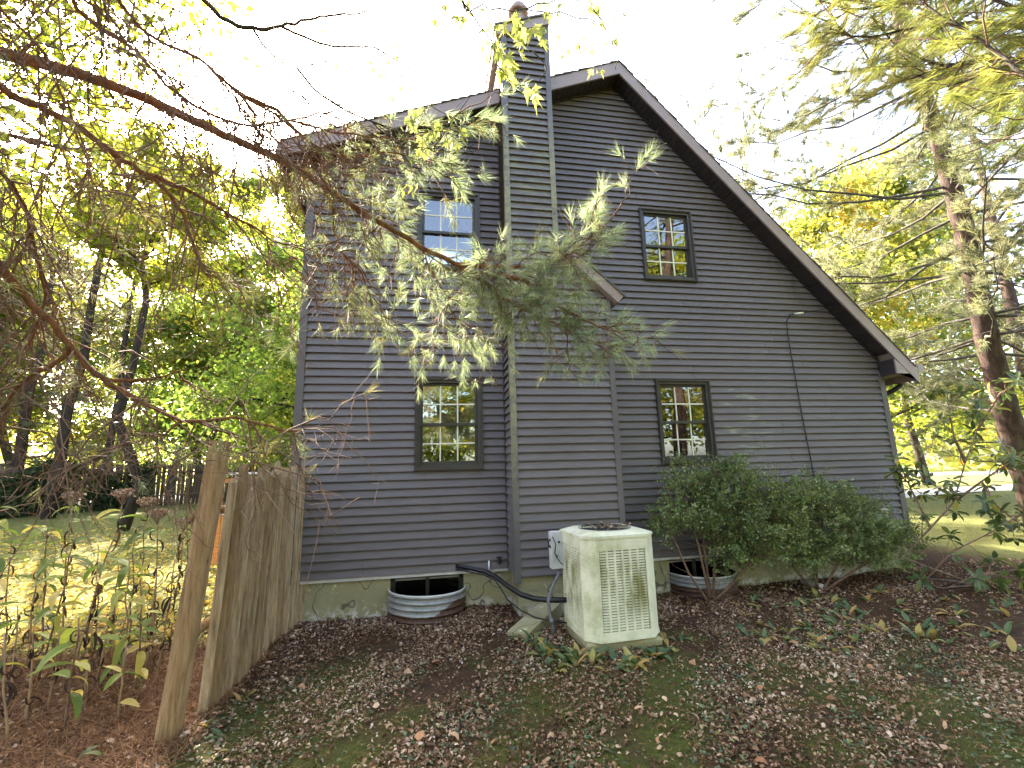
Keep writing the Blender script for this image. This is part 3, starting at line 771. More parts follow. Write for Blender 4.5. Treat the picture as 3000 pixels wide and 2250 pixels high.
for (nx, ny) in ((0, -1), (-1, 0), (1, 0), (0, 1)):
    c, u, nrm3 = face_frame(nx, ny); u = -u if (nx, ny) in ((0, -1),) else u
    g = G()
    def pan(u0, u1, z0, z1, d0, d1, g=g):
        m = c+u*(u0+u1)/2-nrm3*(d0+d1)/2; m[2] = (z0+z1)/2
        g.obox(m, u*(u1-u0)/2, nrm3*(d1-d0)/2, np.array([0, 0, (z1-z0)/2]))
    top = zt-.085
    pan(-SQ, SQ, top, zt, 0, .02); pan(-SQ, -SQ+.03, zb, top, 0, .02); pan(SQ-.03, SQ, zb, top, 0, .02)
    pan(-SQ+.03, SQ-.03, zb, zb+.03, 0, .02); pan(-SQ+.03, SQ-.03, top-.02, top, .001, .02)
    partl(g, 'side_panel', ACP, ac)
    # louvres: rows of slots in six columns
    g = G(); ncol = 6; z0, z1 = zb+.03, top-.02; nrow = 30
    uw = (2*SQ-.06)/ncol
    for cidx in range(1, ncol):
        uu = -SQ+.03+uw*cidx; pan(uu-.008, uu+.008, z0, z1, .001, .018, g)
    for rr in range(nrow+1):
        zz = z0+(z1-z0)*rr/nrow; m = c-nrm3*.010; m = m.copy(); m[2] = zz
        tiltv = nrm3*.006+np.array([0, 0, -.002])
        for cidx in range(ncol):
            mm_ = m+u*(-SQ+.03+uw*(cidx+.5)); g.obox(mm_, u*(uw/2-.008), tiltv, np.array([0, 0, .0062]))
    partl(g, 'louvre_grille', ACL, ac)
O = octo(H2, CHF)
for i in (1, 3, 5, 7):
    p, q = np.array(O[i]), np.array(O[(i+1) % 8]); d2 = (q-p)/np.linalg.norm(q-p); nn = np.array([d2[1], -d2[0]])
    m = (p+q)/2-nn*.010; g = G().obox((m[0], m[1], (zb+zt)/2), (d2[0]*np.linalg.norm(q-p)/2, d2[1]*np.linalg.norm(q-p)/2, 0), (nn[0]*.010, nn[1]*.010, 0), (0, 0, (zt-zb)/2))
    partl(g, 'corner_panel', ACP, ac)
ac.rotation_euler = (0, 0, radians(3.5))
# debris on the cover, disconnect bracket
single(G().box(1.29, 1.425, -1.06, -.97, .17, .545).box(1.275, 1.295, -1.07, -.96, .17, .54), 'disconnect_box', M('pale_grey_paint', (.55, .55, .53), .5, .15, 9), 'small open white metal box on the left side of the air conditioner', 'electrical box')
g = G().tube([(1.29, -1.075, .50), (1.32, -1.09, .42), (1.305, -1.085, .33), (1.35, -1.085, .25), (1.39, -1.07, .21)], .005, 6).tube([(1.275, -1.05, .47), (1.245, -1.06, .45), (1.255, -1.05, .40), (1.28, -1.05, .38)], .010, 6)
g.tube([(1.36, -1.066, .44), (1.36, -1.076, .44)], .012, 8).tube([(1.33, -1.066, .30), (1.33, -1.076, .30)], .010, 8)
single(g, 'wire', BLACK, 'loose dark wires on the white box beside the air conditioner', 'wire', smooth=True)
single(G().tube([(1.37, -1.02, .18), (1.345, -1.04, .10), (1.265, -1.08, 0), (1.205, -1.12, -.12), (1.215, -1.14, -.25), (1.235, -1.15, -.36), (1.245, -1.15, -.47)], .017, 10).tube([(1.222, -1.145, -.285), (1.232, -1.15, -.335)], .022, 10), 'conduit', GREYPIPE, 'grey flexible conduit hanging from the white box to the ground', 'conduit', smooth=True)
pp = [(.33, -.03, .062), (.40, -.07, .058), (.52, -.12, .035), (.66, -.19, .012), (.78, -.32, -.03), (.88, -.55, -.09), (1.0, -.72, -.145), (1.12, -.85, -.165), (1.26, -.98, -.155), (1.43, -1.08, -.14)]
single(G().tube(pp, [.024]*3+[.028]*7, 10), 'refrigerant_line', BLACK, 'thick black insulated pipe from the wall to the air conditioner', 'pipe', smooth=True)
single(G().tube([(p[0]-.01, p[1]-.03, p[2]-.035-.02*k*(k > 4)) for k, p in enumerate(pp)], .008, 6), 'cable', BLACK, 'thin black cable hanging under the insulated pipe', 'cable', smooth=True)
g = G().tube([(.86, -.015, .10), (.86, -.05, .10), (.86, -.075, .09), (.86, -.08, .06)], .016, 8).tube([(.86, -.05, .10), (.86, -.05, .13)], .01, 6).lathe([(.0, .0), (.032, .0), (.034, .012), (.0, .014)], (.86, -.05, .13), 14)
single(g, 'spigot', DARKIN, 'dark hose tap on the wall in the corner beside the chimney', 'tap', smooth=True)
single(G().tube([(.735, -.035, .10), (.735, -.035, .0), (.735, -.035, -.05)], .018, 8), 'pipe_stub', STEEL, 'short pale pipe standing against the siding next to the tap', 'pipe', smooth=True)
# pad and sloping slab
g = G().bbox(1.42, 2.18, -1.64, -.90, -.60, -.38, .02); single(g, 'concrete_pad', CONC, 'concrete pad under the air conditioner', 'concrete pad')
a1, a2 = np.array([.93, -1.13, -.47]), np.array([1.40, -.62, -.36]); ax = (a2-a1)/2; sd_ = np.array([.115, -.09, 0])*.8
g = G().obox((a1+a2)/2+np.array([-.03, .05, 0]), ax*1.1, sd_, (0, 0, .07)); single(g, 'concrete_slab', CONC, 'tilted concrete strip between the chimney base and air conditioner', 'concrete slab')

# ------------------------------------------------------------------ cable on the wall, meter box, vents
cb = [(5.66, -.06, 3.50), (5.52, -.05, 3.47), (5.45, -.05, 3.36), (5.44, -.045, 3.18), (5.47, -.035, 2.66), (5.50, -.035, 1.88), (5.545, -.035, 1.19), (5.57, -.035, .55), (5.57, -.03, .05)]
single(G().tube(cb, .008, 6), 'cable', BLACK, 'thin black cable running down the siding from the pale clamp', 'cable', smooth=True)
single(G().tube([(5.60, -.055, 3.485), (5.74, -.08, 3.50)], .014, 8), 'cable_clamp', MUNT, 'small cream clamp where the cable meets the drop wire', 'clamp', smooth=True)
single(G().tube([(5.72, -.08, 3.50), (6.2, -.2, 3.56), (6.75, -.36, 3.68), (9.5, -.6, 4.5), (16, -1.0, 6.4)], .006, 5), 'drop_wire', BLACK, 'thin overhead wire crossing the right eave', 'wire', smooth=True)
meter = thing('meter_box', 'grey utility meter box with round dials half hidden behind the shrub', 'utility box', (6.53, -.08, .05))
MB = M('grey_meter_paint', (.42, .43, .40), .5, .12, 8)
part(G().bbox(6.44, 6.62, -.14, -.022, .05, .44, .012), 'case', MB, meter); part(G().bbox(6.46, 6.62, -.16, -.05, .435, .50, .012), 'lid', M('cream_lid', (.62, .55, .42), .5, .1, 8), meter)
for zz in (.36, .25): part(G().tube([(6.56, -.14, zz), (6.56, -.165, zz)], .038, 14), 'dial', WHITEMET, meter, True)
single(G().bbox(4.86, 5.10, -.06, -.021, .06, .16, .01), 'wall_vent', WHITEMET, 'white vent hood on the siding behind the shrub', 'vent')
g = G().tube([(4.98, -.2, -.37), (5.03, -.40, -.40), (5.05, -.47, -.41)], [.04, .04, .042], 10); single(g, 'drain_pipe', WHITEMET, 'white drain pipe end on the mulch under the shrub', 'pipe', smooth=True)

# ------------------------------------------------------------------ picket fence beside the house
fr_ = np.random.default_rng(21)
fence = thing('picket_fence', 'weathered grooved picket fence running from the house corner towards the leaning post', 'fence', (-1.56, -1.1, -.45))
def picket(g, base, top, wd, th, seed):
    """rough half-round grooved stake, split and uneven at the top; width runs along the fence (y)"""
    r = np.random.default_rng(seed); n = 17; ph = r.uniform(0, 6); nr = r.integers(3, 5); V = []; F = []; m = 7
    prof = []
    for k in range(n):
        a = k/(n-1); prof.append(((a-.5)*wd, th*(.1+.9*sin(pi*a)**.6)-.014*abs(cos(a*nr*pi+ph))**3+r.uniform(-.002, .002)))
    for j in range(m):
        t = j/(m-1); c = base+(top-base)*t; c = c+np.array([r.uniform(-.003, .003), r.uniform(-.003, .003), 0])*(0 < j < m-1)
        for k, (w, d) in enumerate(prof):
            a_ = k/(n-1)
            zz = r.uniform(-.035, .0)+.03*sin(a_*3+ph) if j == m-1 else 0
            V.append((c[0]+d, c[1]+w, c[2]+zz))
        for k, (w, d) in enumerate(prof): V.append((c[0]-.004, c[1]+w, c[2]+(r.uniform(-.03, .0) if j == m-1 else 0)))
    q = 2*n
    for j in range(m-1):
        for k in range(n-1):
            F.append((j*q+k, j*q+k+1, (j+1)*q+k+1, (j+1)*q+k)); F.append((j*q+n+k+1, j*q+n+k, (j+1)*q+n+k, (j+1)*q+n+k+1))
        F.append((j*q, (j+1)*q, (j+1)*q+n, j*q+n)); F.append((j*q+n-1, j*q+2*n-1, (j+1)*q+2*n-1, (j+1)*q+n-1))
    b = (m-1)*q
    for k in range(n-1): F.append((b+k, b+k+1, b+n+k+1, b+n+k))
    g.add(V, F)
y = -2.14; k = 0
while y < .02:
    wd = fr_.uniform(.062, .10)
    if not (-1.02 < y+wd/2 < -.93):             # gap between the two panels
        second = y > -.95; lean = .035 if not second else .0
        xb = -1.575+.02*sin(y*3)+(.10*sst(-.6, .1, y) if second else 0)
        tz = 1.30+fr_.uniform(-.09, .06)+(.03*(y+.9) if second else -.10*(abs((y+2.2)/1.3))**1.0*(y > -1.9))
        if y < -2.1: tz -= .10
        zb_ = float(gz(xb, y))-.06+(.08 if fr_.random() < .3 else 0)
        gg = G(); picket(gg, np.array([xb+(k % 2)*.016+fr_.uniform(-.006, .006), y+wd/2, zb_]), np.array([xb+(k % 2)*.016+lean+fr_.uniform(-.01, .01), y+wd/2+(.10 if not second else .02)+fr_.uniform(-.008, .008), tz]), wd*.88, fr_.uniform(.034, .060), 100+k)
        part(gg, 'picket', PICKET, fence)
    y += wd+fr_.choice([.003, .006, .010, .016]); k += 1
for zz in (.95, .15):
    part(G().tube([(-1.625, -2.35, zz), (-1.60, -1.6, zz+.02), (-1.615, -1.0, zz)], .035, 7), 'rail', POSTW, fence, True)
    part(G().tube([(-1.615, -.92, zz), (-1.58, -.4, zz), (-1.53, .05, zz)], .035, 7), 'rail', POSTW, fence, True)
# leaning post
def post_mesh(b, t, w):
    ax = unit(t-b); s1 = unit(np.cross(ax, [0, 1, 0])); s2 = np.cross(ax, s1); V = []; F = []; m = 8; n = 12; r = np.random.default_rng(4)
    for j in range(m):
        c = b+(t-b)*j/(m-1)
        for k in range(n):
            a = 2*pi*k/n+.3; rr = w*(1/max(abs(cos(a)), abs(sin(a)))**.55)*(1+r.uniform(-.03, .03))
            V.append(c+s1*rr*cos(a)+s2*rr*sin(a))
    for j in range(m-1):
        for k in range(n): F.append((j*n+k, j*n+(k+1) % n, (j+1)*n+(k+1) % n, (j+1)*n+k))
    F.append(tuple((m-1)*n+k for k in range(n)))
    return G().add(V, F)
pb, pt_ = np.array([-1.665, -2.36, -.65]), np.array([-1.515, -2.30, 1.475])
post = thing('fence_post', 'thick timber post leaning towards the house at the fence end', 'post', (-1.66, -2.36, -.45))
part(post_mesh(pb, pt_, .066), 'post', POSTW, post)
part(G().tube([(-1.56, -2.40, 1.33), (-1.50, -2.41, 1.335)], .003, 5), 'nail', DARKIN, post)
# dry vine on the pickets
single(G().tube([(-1.53, -1.25, 1.30), (-1.51, -1.18, 1.22), (-1.50, -1.12, 1.05), (-1.51, -1.05, .88), (-1.51, -1.02, .7), (-1.52, -1.08, .52), (-1.52, -1.2, .42)], .005, 5), 'vine', TWIG, 'dry vine looping over the picket tops', 'vine', smooth=True)

# ------------------------------------------------------------------ vegetation toolkit
LEAF4 = [(0, 0, 0), (.45, .5, .06), (1, 0, -.05), (.45, -.5, .06)]; LEAF4F = [(0, 1, 2), (0, 2, 3)]
LEAF6 = [(0, 0, 0), (.3, .42, .05), (.65, .40, .03), (1, 0, -.10), (.65, -.40, .03), (.3, -.42, .05)]; LEAF6F = [(0, 1, 2, 3), (0, 3, 4, 5)]
CURL = [(.1, -.25, .10), (.0, .3, 0), (.3, -.5, .26), (.28, .42, .16), (.66, -.30, .30), (.74, .40, .16), (.95, -.18, .05), (.86, .1, -.08)]
CURLF = [(0, 2, 3, 1), (2, 4, 5, 3), (4, 6, 7, 5)]
NDL = [(0, -.5, 0), (0, .5, 0), (1, 0, 0)]; NDLF = [(0, 1, 2)]
def rdirs(r, n):
    v = r.normal(size=(n, 3)); return v/np.linalg.norm(v, axis=1, keepdims=True)
def tufts(g, r, P, D, n, L, wd, spread=.75, droop=0.0):
    """n needles per tuft spraying forward around the twig direction"""
    P = np.repeat(P, n, 0); D = np.repeat(D, n, 0)
    q = D+rdirs(r, len(P))*spread; q[:, 2] -= droop
    q /= np.linalg.norm(q, axis=1, keepdims=True)
    start = P+D*r.uniform(-.5, .25, (len(P), 1))*L*.8
    l = L*r.uniform(.7, 1.1, len(P))
    g.cards(start, q, rdirs(r, len(P)), l, wd, NDL, NDLF)
def curve(r, a, b, sag=0.0, wob=.05, n=6):
    a = np.asarray(a, float); b = np.asarray(b, float); t = np.linspace(0, 1, n)[:, None]; L = np.linalg.norm(b-a)
    P = a+(b-a)*t; P[:, 2] -= sag*np.sin(pi*t[:, 0])*L
    if n > 2: P[1:-1] += r.normal(0, wob*L/ n**.5, (n-2, 3))
    return P
def along(P, t):
    P = np.asarray(P); s = np.r_[0, np.cumsum(np.linalg.norm(np.diff(P, axis=0), axis=1))]; v = t*s[-1]
    i = min(len(P)-2, max(0, np.searchsorted(s, v)-1)); f = (v-s[i])/(s[i+1]-s[i]+1e-9)
    return P[i]+(P[i+1]-P[i])*f, unit(P[i+1]-P[i])

def broadleaf(r, H, R, trunk_r, n_leaf, leaf, first=.28, lean=(0, 0), upright=.35, wood_n=5, cluster=.55):
    """returns (trunk G, limb G, leaf G) with the base at the origin"""
    tg, lg, fg = G(), G(), G()
    top = np.array([lean[0]*H, lean[1]*H, H*.92])
    T = curve(r, (0, 0, -.25), top, 0, .06, 8); tg.tube(T, np.linspace(trunk_r, trunk_r*.18, 8), 9)
    tips = []
    nl = 16
    for i in range(nl):
        t = first+(1-first)*(i+.5)/nl; p, d = along(T, t); a = i*2.4+r.uniform(-.5, .5)
        reach = R*(.55+.6*sin(pi*min(1, .25+.85*(t-first)/(1-first))))*r.uniform(.75, 1.1)
        e = p+np.array([cos(a)*reach, sin(a)*reach, reach*upright*r.uniform(.3, 1.6)])
        Lm = curve(r, p, e, -.08, .12, 6); lg.tube(Lm, np.linspace(trunk_r*.36*(1.1-t*.6), trunk_r*.07, 6), wood_n, False)
        for k in range(7):
            tt = r.uniform(.25, 1); q, dd = along(Lm, tt); w = rdirs(r, 1)[0]; w[2] = w[2]*.6+.1
            e2 = q+unit(dd*.5+w)*reach*r.uniform(.22, .5); S = curve(r, q, e2, -.05, .12, 4)
            lg.tube(S, np.linspace(trunk_r*.10, trunk_r*.025, 4), 4, False)
            for m in range(3): tips.append(along(S, r.uniform(.4, 1))[0])
            for m in range(3):
                q3, d3 = along(S, r.uniform(.3, 1)); e3 = q3+unit(d3*.4+rdirs(r, 1)[0])*reach*r.uniform(.12, .25)
                lg.tube([q3, e3], [trunk_r*.025, trunk_r*.01], 3, False); tips.append(e3)
    tips = np.array(tips)
    idx = r.integers(0, len(tips), n_leaf)
    P = tips[idx]+r.normal(0, 1, (n_leaf, 3))*cluster*np.array([1, 1, .75])*R/3.5*r.uniform(.2, 1, (n_leaf, 1))
    N = rdirs(r, n_leaf)+np.array([0, 0, .9]); D = rdirs(r, n_leaf)+np.array([0, 0, -.25])
    l = leaf*r.uniform(.6, 1.25, n_leaf); fg.cards(P, D, N, l, l*.85, LEAF4, LEAF4F)
    return tg, lg, fg
def conifer(r, H, trunk_r, z0, spread, n_whorl, ntuft, nneed, L, wd, lean=(0, 0), sagging=.10, ok=None):
    tg, lg, fg = G(), G(), G()
    T = curve(r, (0, 0, -.25), (lean[0]*H, lean[1]*H, H), 0, .010, 9); Tf = np.array([along(T, q_)[0] for q_ in np.linspace(0, 1, 90)]); n0_ = len(tg.V); tg.tube(Tf, np.linspace(trunk_r, trunk_r*.2, 90), 22)
    Vt = tg.V[n0_]; cv = np.repeat(Tf, 22, 0); tg.V[n0_] = cv+(Vt-cv)*(1+r.normal(0, .045, (len(Vt), 1)))
    P, D = [], []
    for w in range(n_whorl):
        t = (z0+(H-z0)*(w+r.uniform(0, .8))/n_whorl)/H; p, d = along(T, min(.99, t)); a0 = r.uniform(0, 6)
        for k in range(r.integers(3, 6)):
            a = a0+k*2*pi/4.5+r.uniform(-.3, .3); reach = spread*(1.05-.75*((t*H-z0)/(H-z0))**1.3)*r.uniform(.55, 1.1)
            e = p+np.array([cos(a)*reach, sin(a)*reach, reach*r.uniform(.0, .35)])
            if ok is not None and not ok(e): continue
            Lm = curve(r, p, e, sagging, .035, 7); lg.tube(Lm, np.linspace(.010+trunk_r*.11*(1-t*.5), .005, 7), 6, False)
            for m in range(max(5, int(reach*4.6))):
                tt = r.uniform(.22, 1); q, dd = along(Lm, tt); s = unit(dd*.8+rdirs(r, 1)[0]*np.array([1, 1, .5]))
                e2 = q+s*reach*r.uniform(.10, .30); S = curve(r, q, e2, -.06, .10, 4); lg.tube(S, np.linspace(.007, .003, 4), 3, False)
                for v in range(ntuft):
                    tp, td = along(S, r.uniform(.35, 1)); P.append(tp+r.normal(0, .03, 3)); D.append(unit(td+np.array([0, 0, .25])))
    P, D = np.array(P), np.array(D)
    tufts(fg, r, P, D, nneed, L, wd, .8)
    return tg, lg, fg
def plant(name, label, cat, loc, parts, group=None, rot=0.0, scale=1.0):
    """parts: (name, mesh, kind); meshes are local to the base"""
    root = thing(name, label, cat, loc, group); root.rotation_euler = (0, 0, rot); root.scale = (scale, scale, scale)
    for nm, me, kd in parts:
        o = bpy.data.objects.new(nm, me); COL.objects.link(o); o.parent = root
        if kd: o['kind'] = kd
    return root

# ------------------------------------------------------------------ background trees
r = np.random.default_rng(7)
def tree_parts(tri, bark, leafm, limb=None):
    tg, lg, fg = tri
    return [('trunk', tg.mesh('trunk', bark, True), None), ('limbs', lg.mesh('limbs', limb or bark, True), None), ('crown', fg.mesh('crown', leafm), None)]
maple_yg = tree_parts(broadleaf(np.random.default_rng(1), 13, 4.6, .19, 30000, .19, .16, (.02, .0), .3), BARK_DARK, LEAF_YG)
maple_gr = tree_parts(broadleaf(np.random.default_rng(2), 8.5, 3.0, .15, 26000, .115, .12, (.03, -.02), .3), BARK_DARK, LEAF_GR)
oak_mix = tree_parts(broadleaf(np.random.default_rng(3), 15, 5.0, .22, 30000, .21, .15, (-.02, 0), .35), BARK_GREY, LEAF_MIX)
def px(x, y, Y): return atY(x, y, Y)
def gl(x, y): return (x, y, float(gz(x, y)))
plant('maple_tree', 'green maple with dark limbs close to the left house corner behind the pickets', 'tree', gl(-2.9, 8.8), maple_gr, rot=.4, scale=1.08)
plant('maple_tree', 'spreading yellow green maple beside the near end of the grey fence', 'tree', gl(-25.0, 9.0), maple_yg, 'yellow maples on the lawn', 1.0, 1.45)
plant('maple_tree', 'spreading yellow green maple standing beyond the parked car', 'tree', gl(-25, 21), maple_yg, 'yellow maples on the lawn', 2.7, 1.4)
plant('maple_tree', 'spreading yellow green maple behind the left eave of the house', 'tree', gl(-3.8, 19.5), maple_yg, 'yellow maples on the lawn', 4.2, 1.3)
for i, (x, y, rz, sc) in enumerate(((-20, 20, .3, 1), (-13.0, 23, 2, 1.1), (-7, 26, 4, 1), (-26, 14, 1, .95), (-2, 30, 5, 1.1), (-18, 31, 3.3, 1.2))):
    plant('oak_tree', 'broad autumn tree standing behind the grey board fence', 'tree', gl(x, y), oak_mix if i % 2 == 0 else maple_gr, 'trees behind the grey fence', rz, sc if i % 2 == 0 else 1.5*sc)
maple_hi = tree_parts(broadleaf(np.random.default_rng(9), 15, 5.2, .22, 34000, .15, .42, (.03, .0), .3), BARK_DARK, LEAF_YG)
plant('maple_tree', 'high crowned maple arching over the near lawn', 'tree', gl(-11.2, .2), maple_hi, rot=.7, scale=1.1)
slim = tree_parts(broadleaf(np.random.default_rng(17), 12.5, 2.3, .16, 22000, .13, .62, (.01, .0), .4), BARK_DARK, LEAF_YG)  # added tree, its high crown keeps sun patches off the near ground
tallm = tree_parts(broadleaf(np.random.default_rng(18), 20, 3.4, .22, 32000, .2, .15, (.0, .0), .35), BARK_DARK, LEAF_MIX)
plant('maple_tree', 'slim high crowned maple added before the grey fence to shade the near yard', 'tree', gl(-8.6, 9.2), slim, rot=.3)
plant('tall_tree', 'tall narrow autumn tree just behind the grey board fence end', 'tree', gl(-6.2, 17.5), tallm, rot=1.3, scale=.9)
plant('tall_tree', 'tall narrow autumn tree rising above the ivy on the fence', 'tree', gl(-11.5, 21), tallm, rot=3.3, scale=1.0)
plant('tall_tree', 'tall narrow autumn tree near the blue grey parked car', 'tree', gl(-23.5, 18), tallm, rot=5.0, scale=1.0)
# dark slender trunks in front of the far fence
for i, (bx, by, tx_, ty_, Yd, w) in enumerate(((105, 1110, 170, 800, 13.0, .2), (222, 1085, 255, 860, 16.0, .16))):
    b = px(bx, by, Yd); t = px(tx_, ty_, Yd); b[2] = float(gz(b[0], b[1]))-.1
    root = thing('tree_trunk', ['leaning dark pine trunk in front of the ivy covered fence', 'dark thin trunk right of the ivy on the grey fence', 'short dark trunk against the grey board fence', 'thin dark sapling close to the picket fence line'][i], 'tree', tuple(b))
    e = t+(t-b)*1.2
    part(G().tube(curve(r, b, e, 0, .02, 7), np.linspace(w, w*.45, 7), 9), 'trunk', BARK_DARK, root, True)
    gg = G(); P, D = [], []
    for k in range(26):
        q, d = along(np.array([b, t, e]), r.uniform(.3, .98)); v = rdirs(r, 1)[0]*np.array([1, 1, .25]); e2 = q+unit(v)*r.uniform(.8, 2.0)
        S = curve(r, q, e2, .08, .1, 4); gg.tube(S, np.linspace(.02, .006, 4), 4, False)
        for m in range(12): a_, b_ = along(S, r.uniform(.3, 1)); P.append(a_+r.normal(0, .1, 3)); D.append(b_)
    part(gg, 'limbs', BARK_DARK, root, True, kind='stuff')
    fg = G(); tufts(fg, r, np.array(P), np.array(D), 12, .16, .012, .9); part(fg, 'crown', NEEDLE, root)
# trees on the right and behind the roof
for i, (x, y, rz, sc) in enumerate(((11.5, 14, 1.2, 1.0), (18, 10, 2.2, .95), (24, 13, .2, 1.05))):
    plant('maple_tree', 'sunlit yellow green tree beyond the right house corner', 'tree', gl(x, y), maple_yg if i != 1 else oak_mix, 'sunlit trees beyond the right corner', rz, sc)
plant('oak_tree', 'autumn tree showing its top above the right roof slope', 'tree', gl(9.5, 19), oak_mix, rot=3.0, scale=.95)
# trees across the yard behind the viewer, mirrored in the windows
for i, (x, y, rz, sc) in enumerate(((-5.5, -15, .5, .8), (.5, -17.5, 2.5, .85), (6.0, -15.5, 4.4, 1.0), (12, -17, 1.5, 1.1), (-12, -16, 3, .9), (17, -12, 5, 1.0))):
    plant('oak_tree', 'leafy tree across the yard facing the gable and mirrored in its windows', 'tree', gl(x, y), (oak_mix, maple_yg)[i % 2], 'trees across the yard', rz, sc)
# far tree line closing the horizon
fg = G(); n = 26000; a = r.uniform(-1.75, 1.75, n); d = r.uniform(48, 75, n); hh = np.abs(r.normal(0, 1, n)); hh = r.uniform(0, 1, n)**.7*(7+3*np.sin(a*9)+2*np.sin(a*23))
P = np.stack([d*np.sin(a), d*np.cos(a), -.3+hh], 1); l = r.uniform(.5, 1.1, n)
fg.cards(P, rdirs(r, n), rdirs(r, n), l, l*.8, LEAF4, LEAF4F)
single(fg, 'far_woods', LEAF_MIX, 'distant band of woodland round the yard', 'woodland', kind='stuff')

# right pine with a bare lower trunk
pdir = [(1990, 270), (2060, 560), (2130, 800), (2212, 1050)]; dd = 14.0
pts = [atd(x, y, dd) for x, y in pdir]; base = pts[-1]+(pts[-1]-pts[-2])*.72; base[2] = float(gz(base[0], base[1]))
topp = pts[0]+(pts[0]-pts[1])*2.6
lean = ((topp-base)[0]/(topp-base)[2], (topp-base)[1]/(topp-base)[2]); Hp = (topp-base)[2]
rp = np.random.default_rng(12)
tri = conifer(rp, Hp, .225, 2.6, 6.0, 30, 10, 14, .17, .012, lean, .10, lambda e: not (e[0]+base[0] < 8.0 and e[2]+base[2] < 7.9-1.075*(e[0]+base[0]-RX)+.9))
plant('pine_tree', 'tall pine with thick scaly trunk and sparse branches right of the house', 'tree', tuple(base), [('trunk', tri[0].mesh('trunk', BARK_PINE, True), None), ('limbs', tri[1].mesh('limbs', BARK_GREY, True), None), ('crown', tri[2].mesh('crown', NEEDLE_D), None)])
tri2 = conifer(np.random.default_rng(15), 13, .22, 1.5, 3.6, 18, 6, 10, .17, .015, (0, 0), .12)
pine2 = [('trunk', tri2[0].mesh('trunk', BARK_PINE, True), None), ('limbs', tri2[1].mesh('limbs', BARK_GREY, True), None), ('crown', tri2[2].mesh('crown', NEEDLE_D), None)]
for i, (x, y, rz, lab) in enumerate(((16.0, 3.5, .5, 'slender pine farther right than the thick trunked pine'), (10.5, 9.0, 2.5, 'pine rising behind the right roof slope'), (-16, 15.5, 1.0, 'pine standing among the yellow maples on the left'))):
    plant('pine_tree', lab, 'tree', gl(x, y), pine2, rot=rz)

# ------------------------------------------------------------------ far fence, ivy, neighbour's car and deck
A0, A1 = np.array([-19.5, 9.5]), np.array([-4.2, 24.0])
L_ = np.linalg.norm(A1-A0); ud = (A1-A0)/L_; nd = np.array([ud[1], -ud[0]])
ff = thing('board_fence', 'old grey board fence along the back of the lawn', 'fence', (A0[0], A0[1], float(gz(*A0))))
me_b = G().obox((0, 0, .93), (ud[0]*.066, ud[1]*.066, 0), (nd[0]*.009, nd[1]*.009, 0), (0, 0, .93)).mesh('board', FARW)
me_p = G().obox((0, 0, .9), (.05, 0, 0), (0, .05, 0), (0, 0, .95)).mesh('post', FARW)
rr_ = np.random.default_rng(8); s_ = 0.0; k = 0
while s_ < L_:
    p = A0+ud*s_; z = float(gz(*p))
    inst('board', me_b, ff, (p[0], p[1], z-rr_.uniform(0, .12)), (rr_.normal(0, .012), rr_.normal(0, .012), 0))
    if k % 17 == 0: inst('post', me_p, ff, (p[0]+nd[0]*.09, p[1]+nd[1]*.09, z-.1))
    s_ += .142+abs(rr_.normal(0, .012)); k += 1
for hz in (.45, 1.45):
    q0, q1 = A0+nd*.035, A1+nd*.035
    part(G().tube([(q0[0]+(q1-q0)[0]*t, q0[1]+(q1-q0)[1]*t, float(gz(*(q0+(q1-q0)*t)))+hz) for t in np.linspace(0, 1, 14)], .04, 5), 'rail', FARW, ff)
n = 5200; t = rr_.uniform(.22, .50, n); P2 = A0[None]+ud[None]*(t*L_)[:, None]+nd[None]*rr_.uniform(.02, .55, n)[:, None]
P = np.c_[P2, gz(P2[:, 0], P2[:, 1])+rr_.uniform(0, 1, n)**.8*(1.75+.35*np.sin(t*40))]
gg = G().cards(P, rdirs(rr_, n)+np.array([0, 0, -.5]), rdirs(rr_, n)+np.array([nd[0], nd[1], .3])*1.2, rr_.uniform(.09, .17, n), rr_.uniform(.08, .14, n), LEAF4, LEAF4F)
iv = thing('ivy', 'dark ivy mass smothering the middle of the grey board fence', 'plant', tuple(P.mean(0)*np.array([1, 1, 0])+np.array([0, 0, -.2])))
part(gg, 'foliage', LEAF_DK, iv)
gg = G()
for k in range(14):
    tt = rr_.uniform(.22, .5); q = A0+ud*tt*L_+nd*.12; z = float(gz(*q)); gg2 = curve(rr_, (q[0], q[1], z), (q[0]+rr_.normal(0, .3), q[1]+rr_.normal(0, .3), z+1.6), 0, .1, 5); part(G().tube(gg2, .015, 4), 'stem', BARK_DARK, iv)
# car roof beyond the fence
cc = np.array([-21.5, 13.5]); cz = float(gz(*cc)); car = thing('parked_car', 'blue grey car parked behind the grey board fence', 'car', (cc[0], cc[1], cz))
CARP = M('blue_car_paint', (.10, .14, .22), .25, .05, 3, spec=.6); CARG = M('car_glass', (.02, .025, .03), .08, .05, 3, spec=.8)
def carprof(g, prof, w): g.prism([(cc[0]+x, cz+z) for x, z in prof], cc[1]-w, cc[1]+w)
g = G(); carprof(g, [(-2.2, .35), (2.2, .35), (2.25, .75), (2.1, 1.0), (1.2, 1.08), (-1.9, 1.08), (-2.2, .95)], .88); part(g, 'body', CARP, car)
g = G(); carprof(g, [(-1.7, 1.082), (1.1, 1.082), (.35, 1.62), (-1.2, 1.62)], .74); part(g, 'cabin', CARG, car)
g = G(); carprof(g, [(-1.28, 1.622), (.42, 1.622), (.25, 1.70), (-1.1, 1.70)], .76); part(g, 'roof', CARP, car)
for sx in (-1.35, 1.35):
    for sy in (-.8, .8): part(G().tube([(cc[0]+sx, cc[1]+sy-.09, cz+.33), (cc[0]+sx, cc[1]+sy+.09, cz+.33)], .33, 18), 'wheel', BLACK, car)
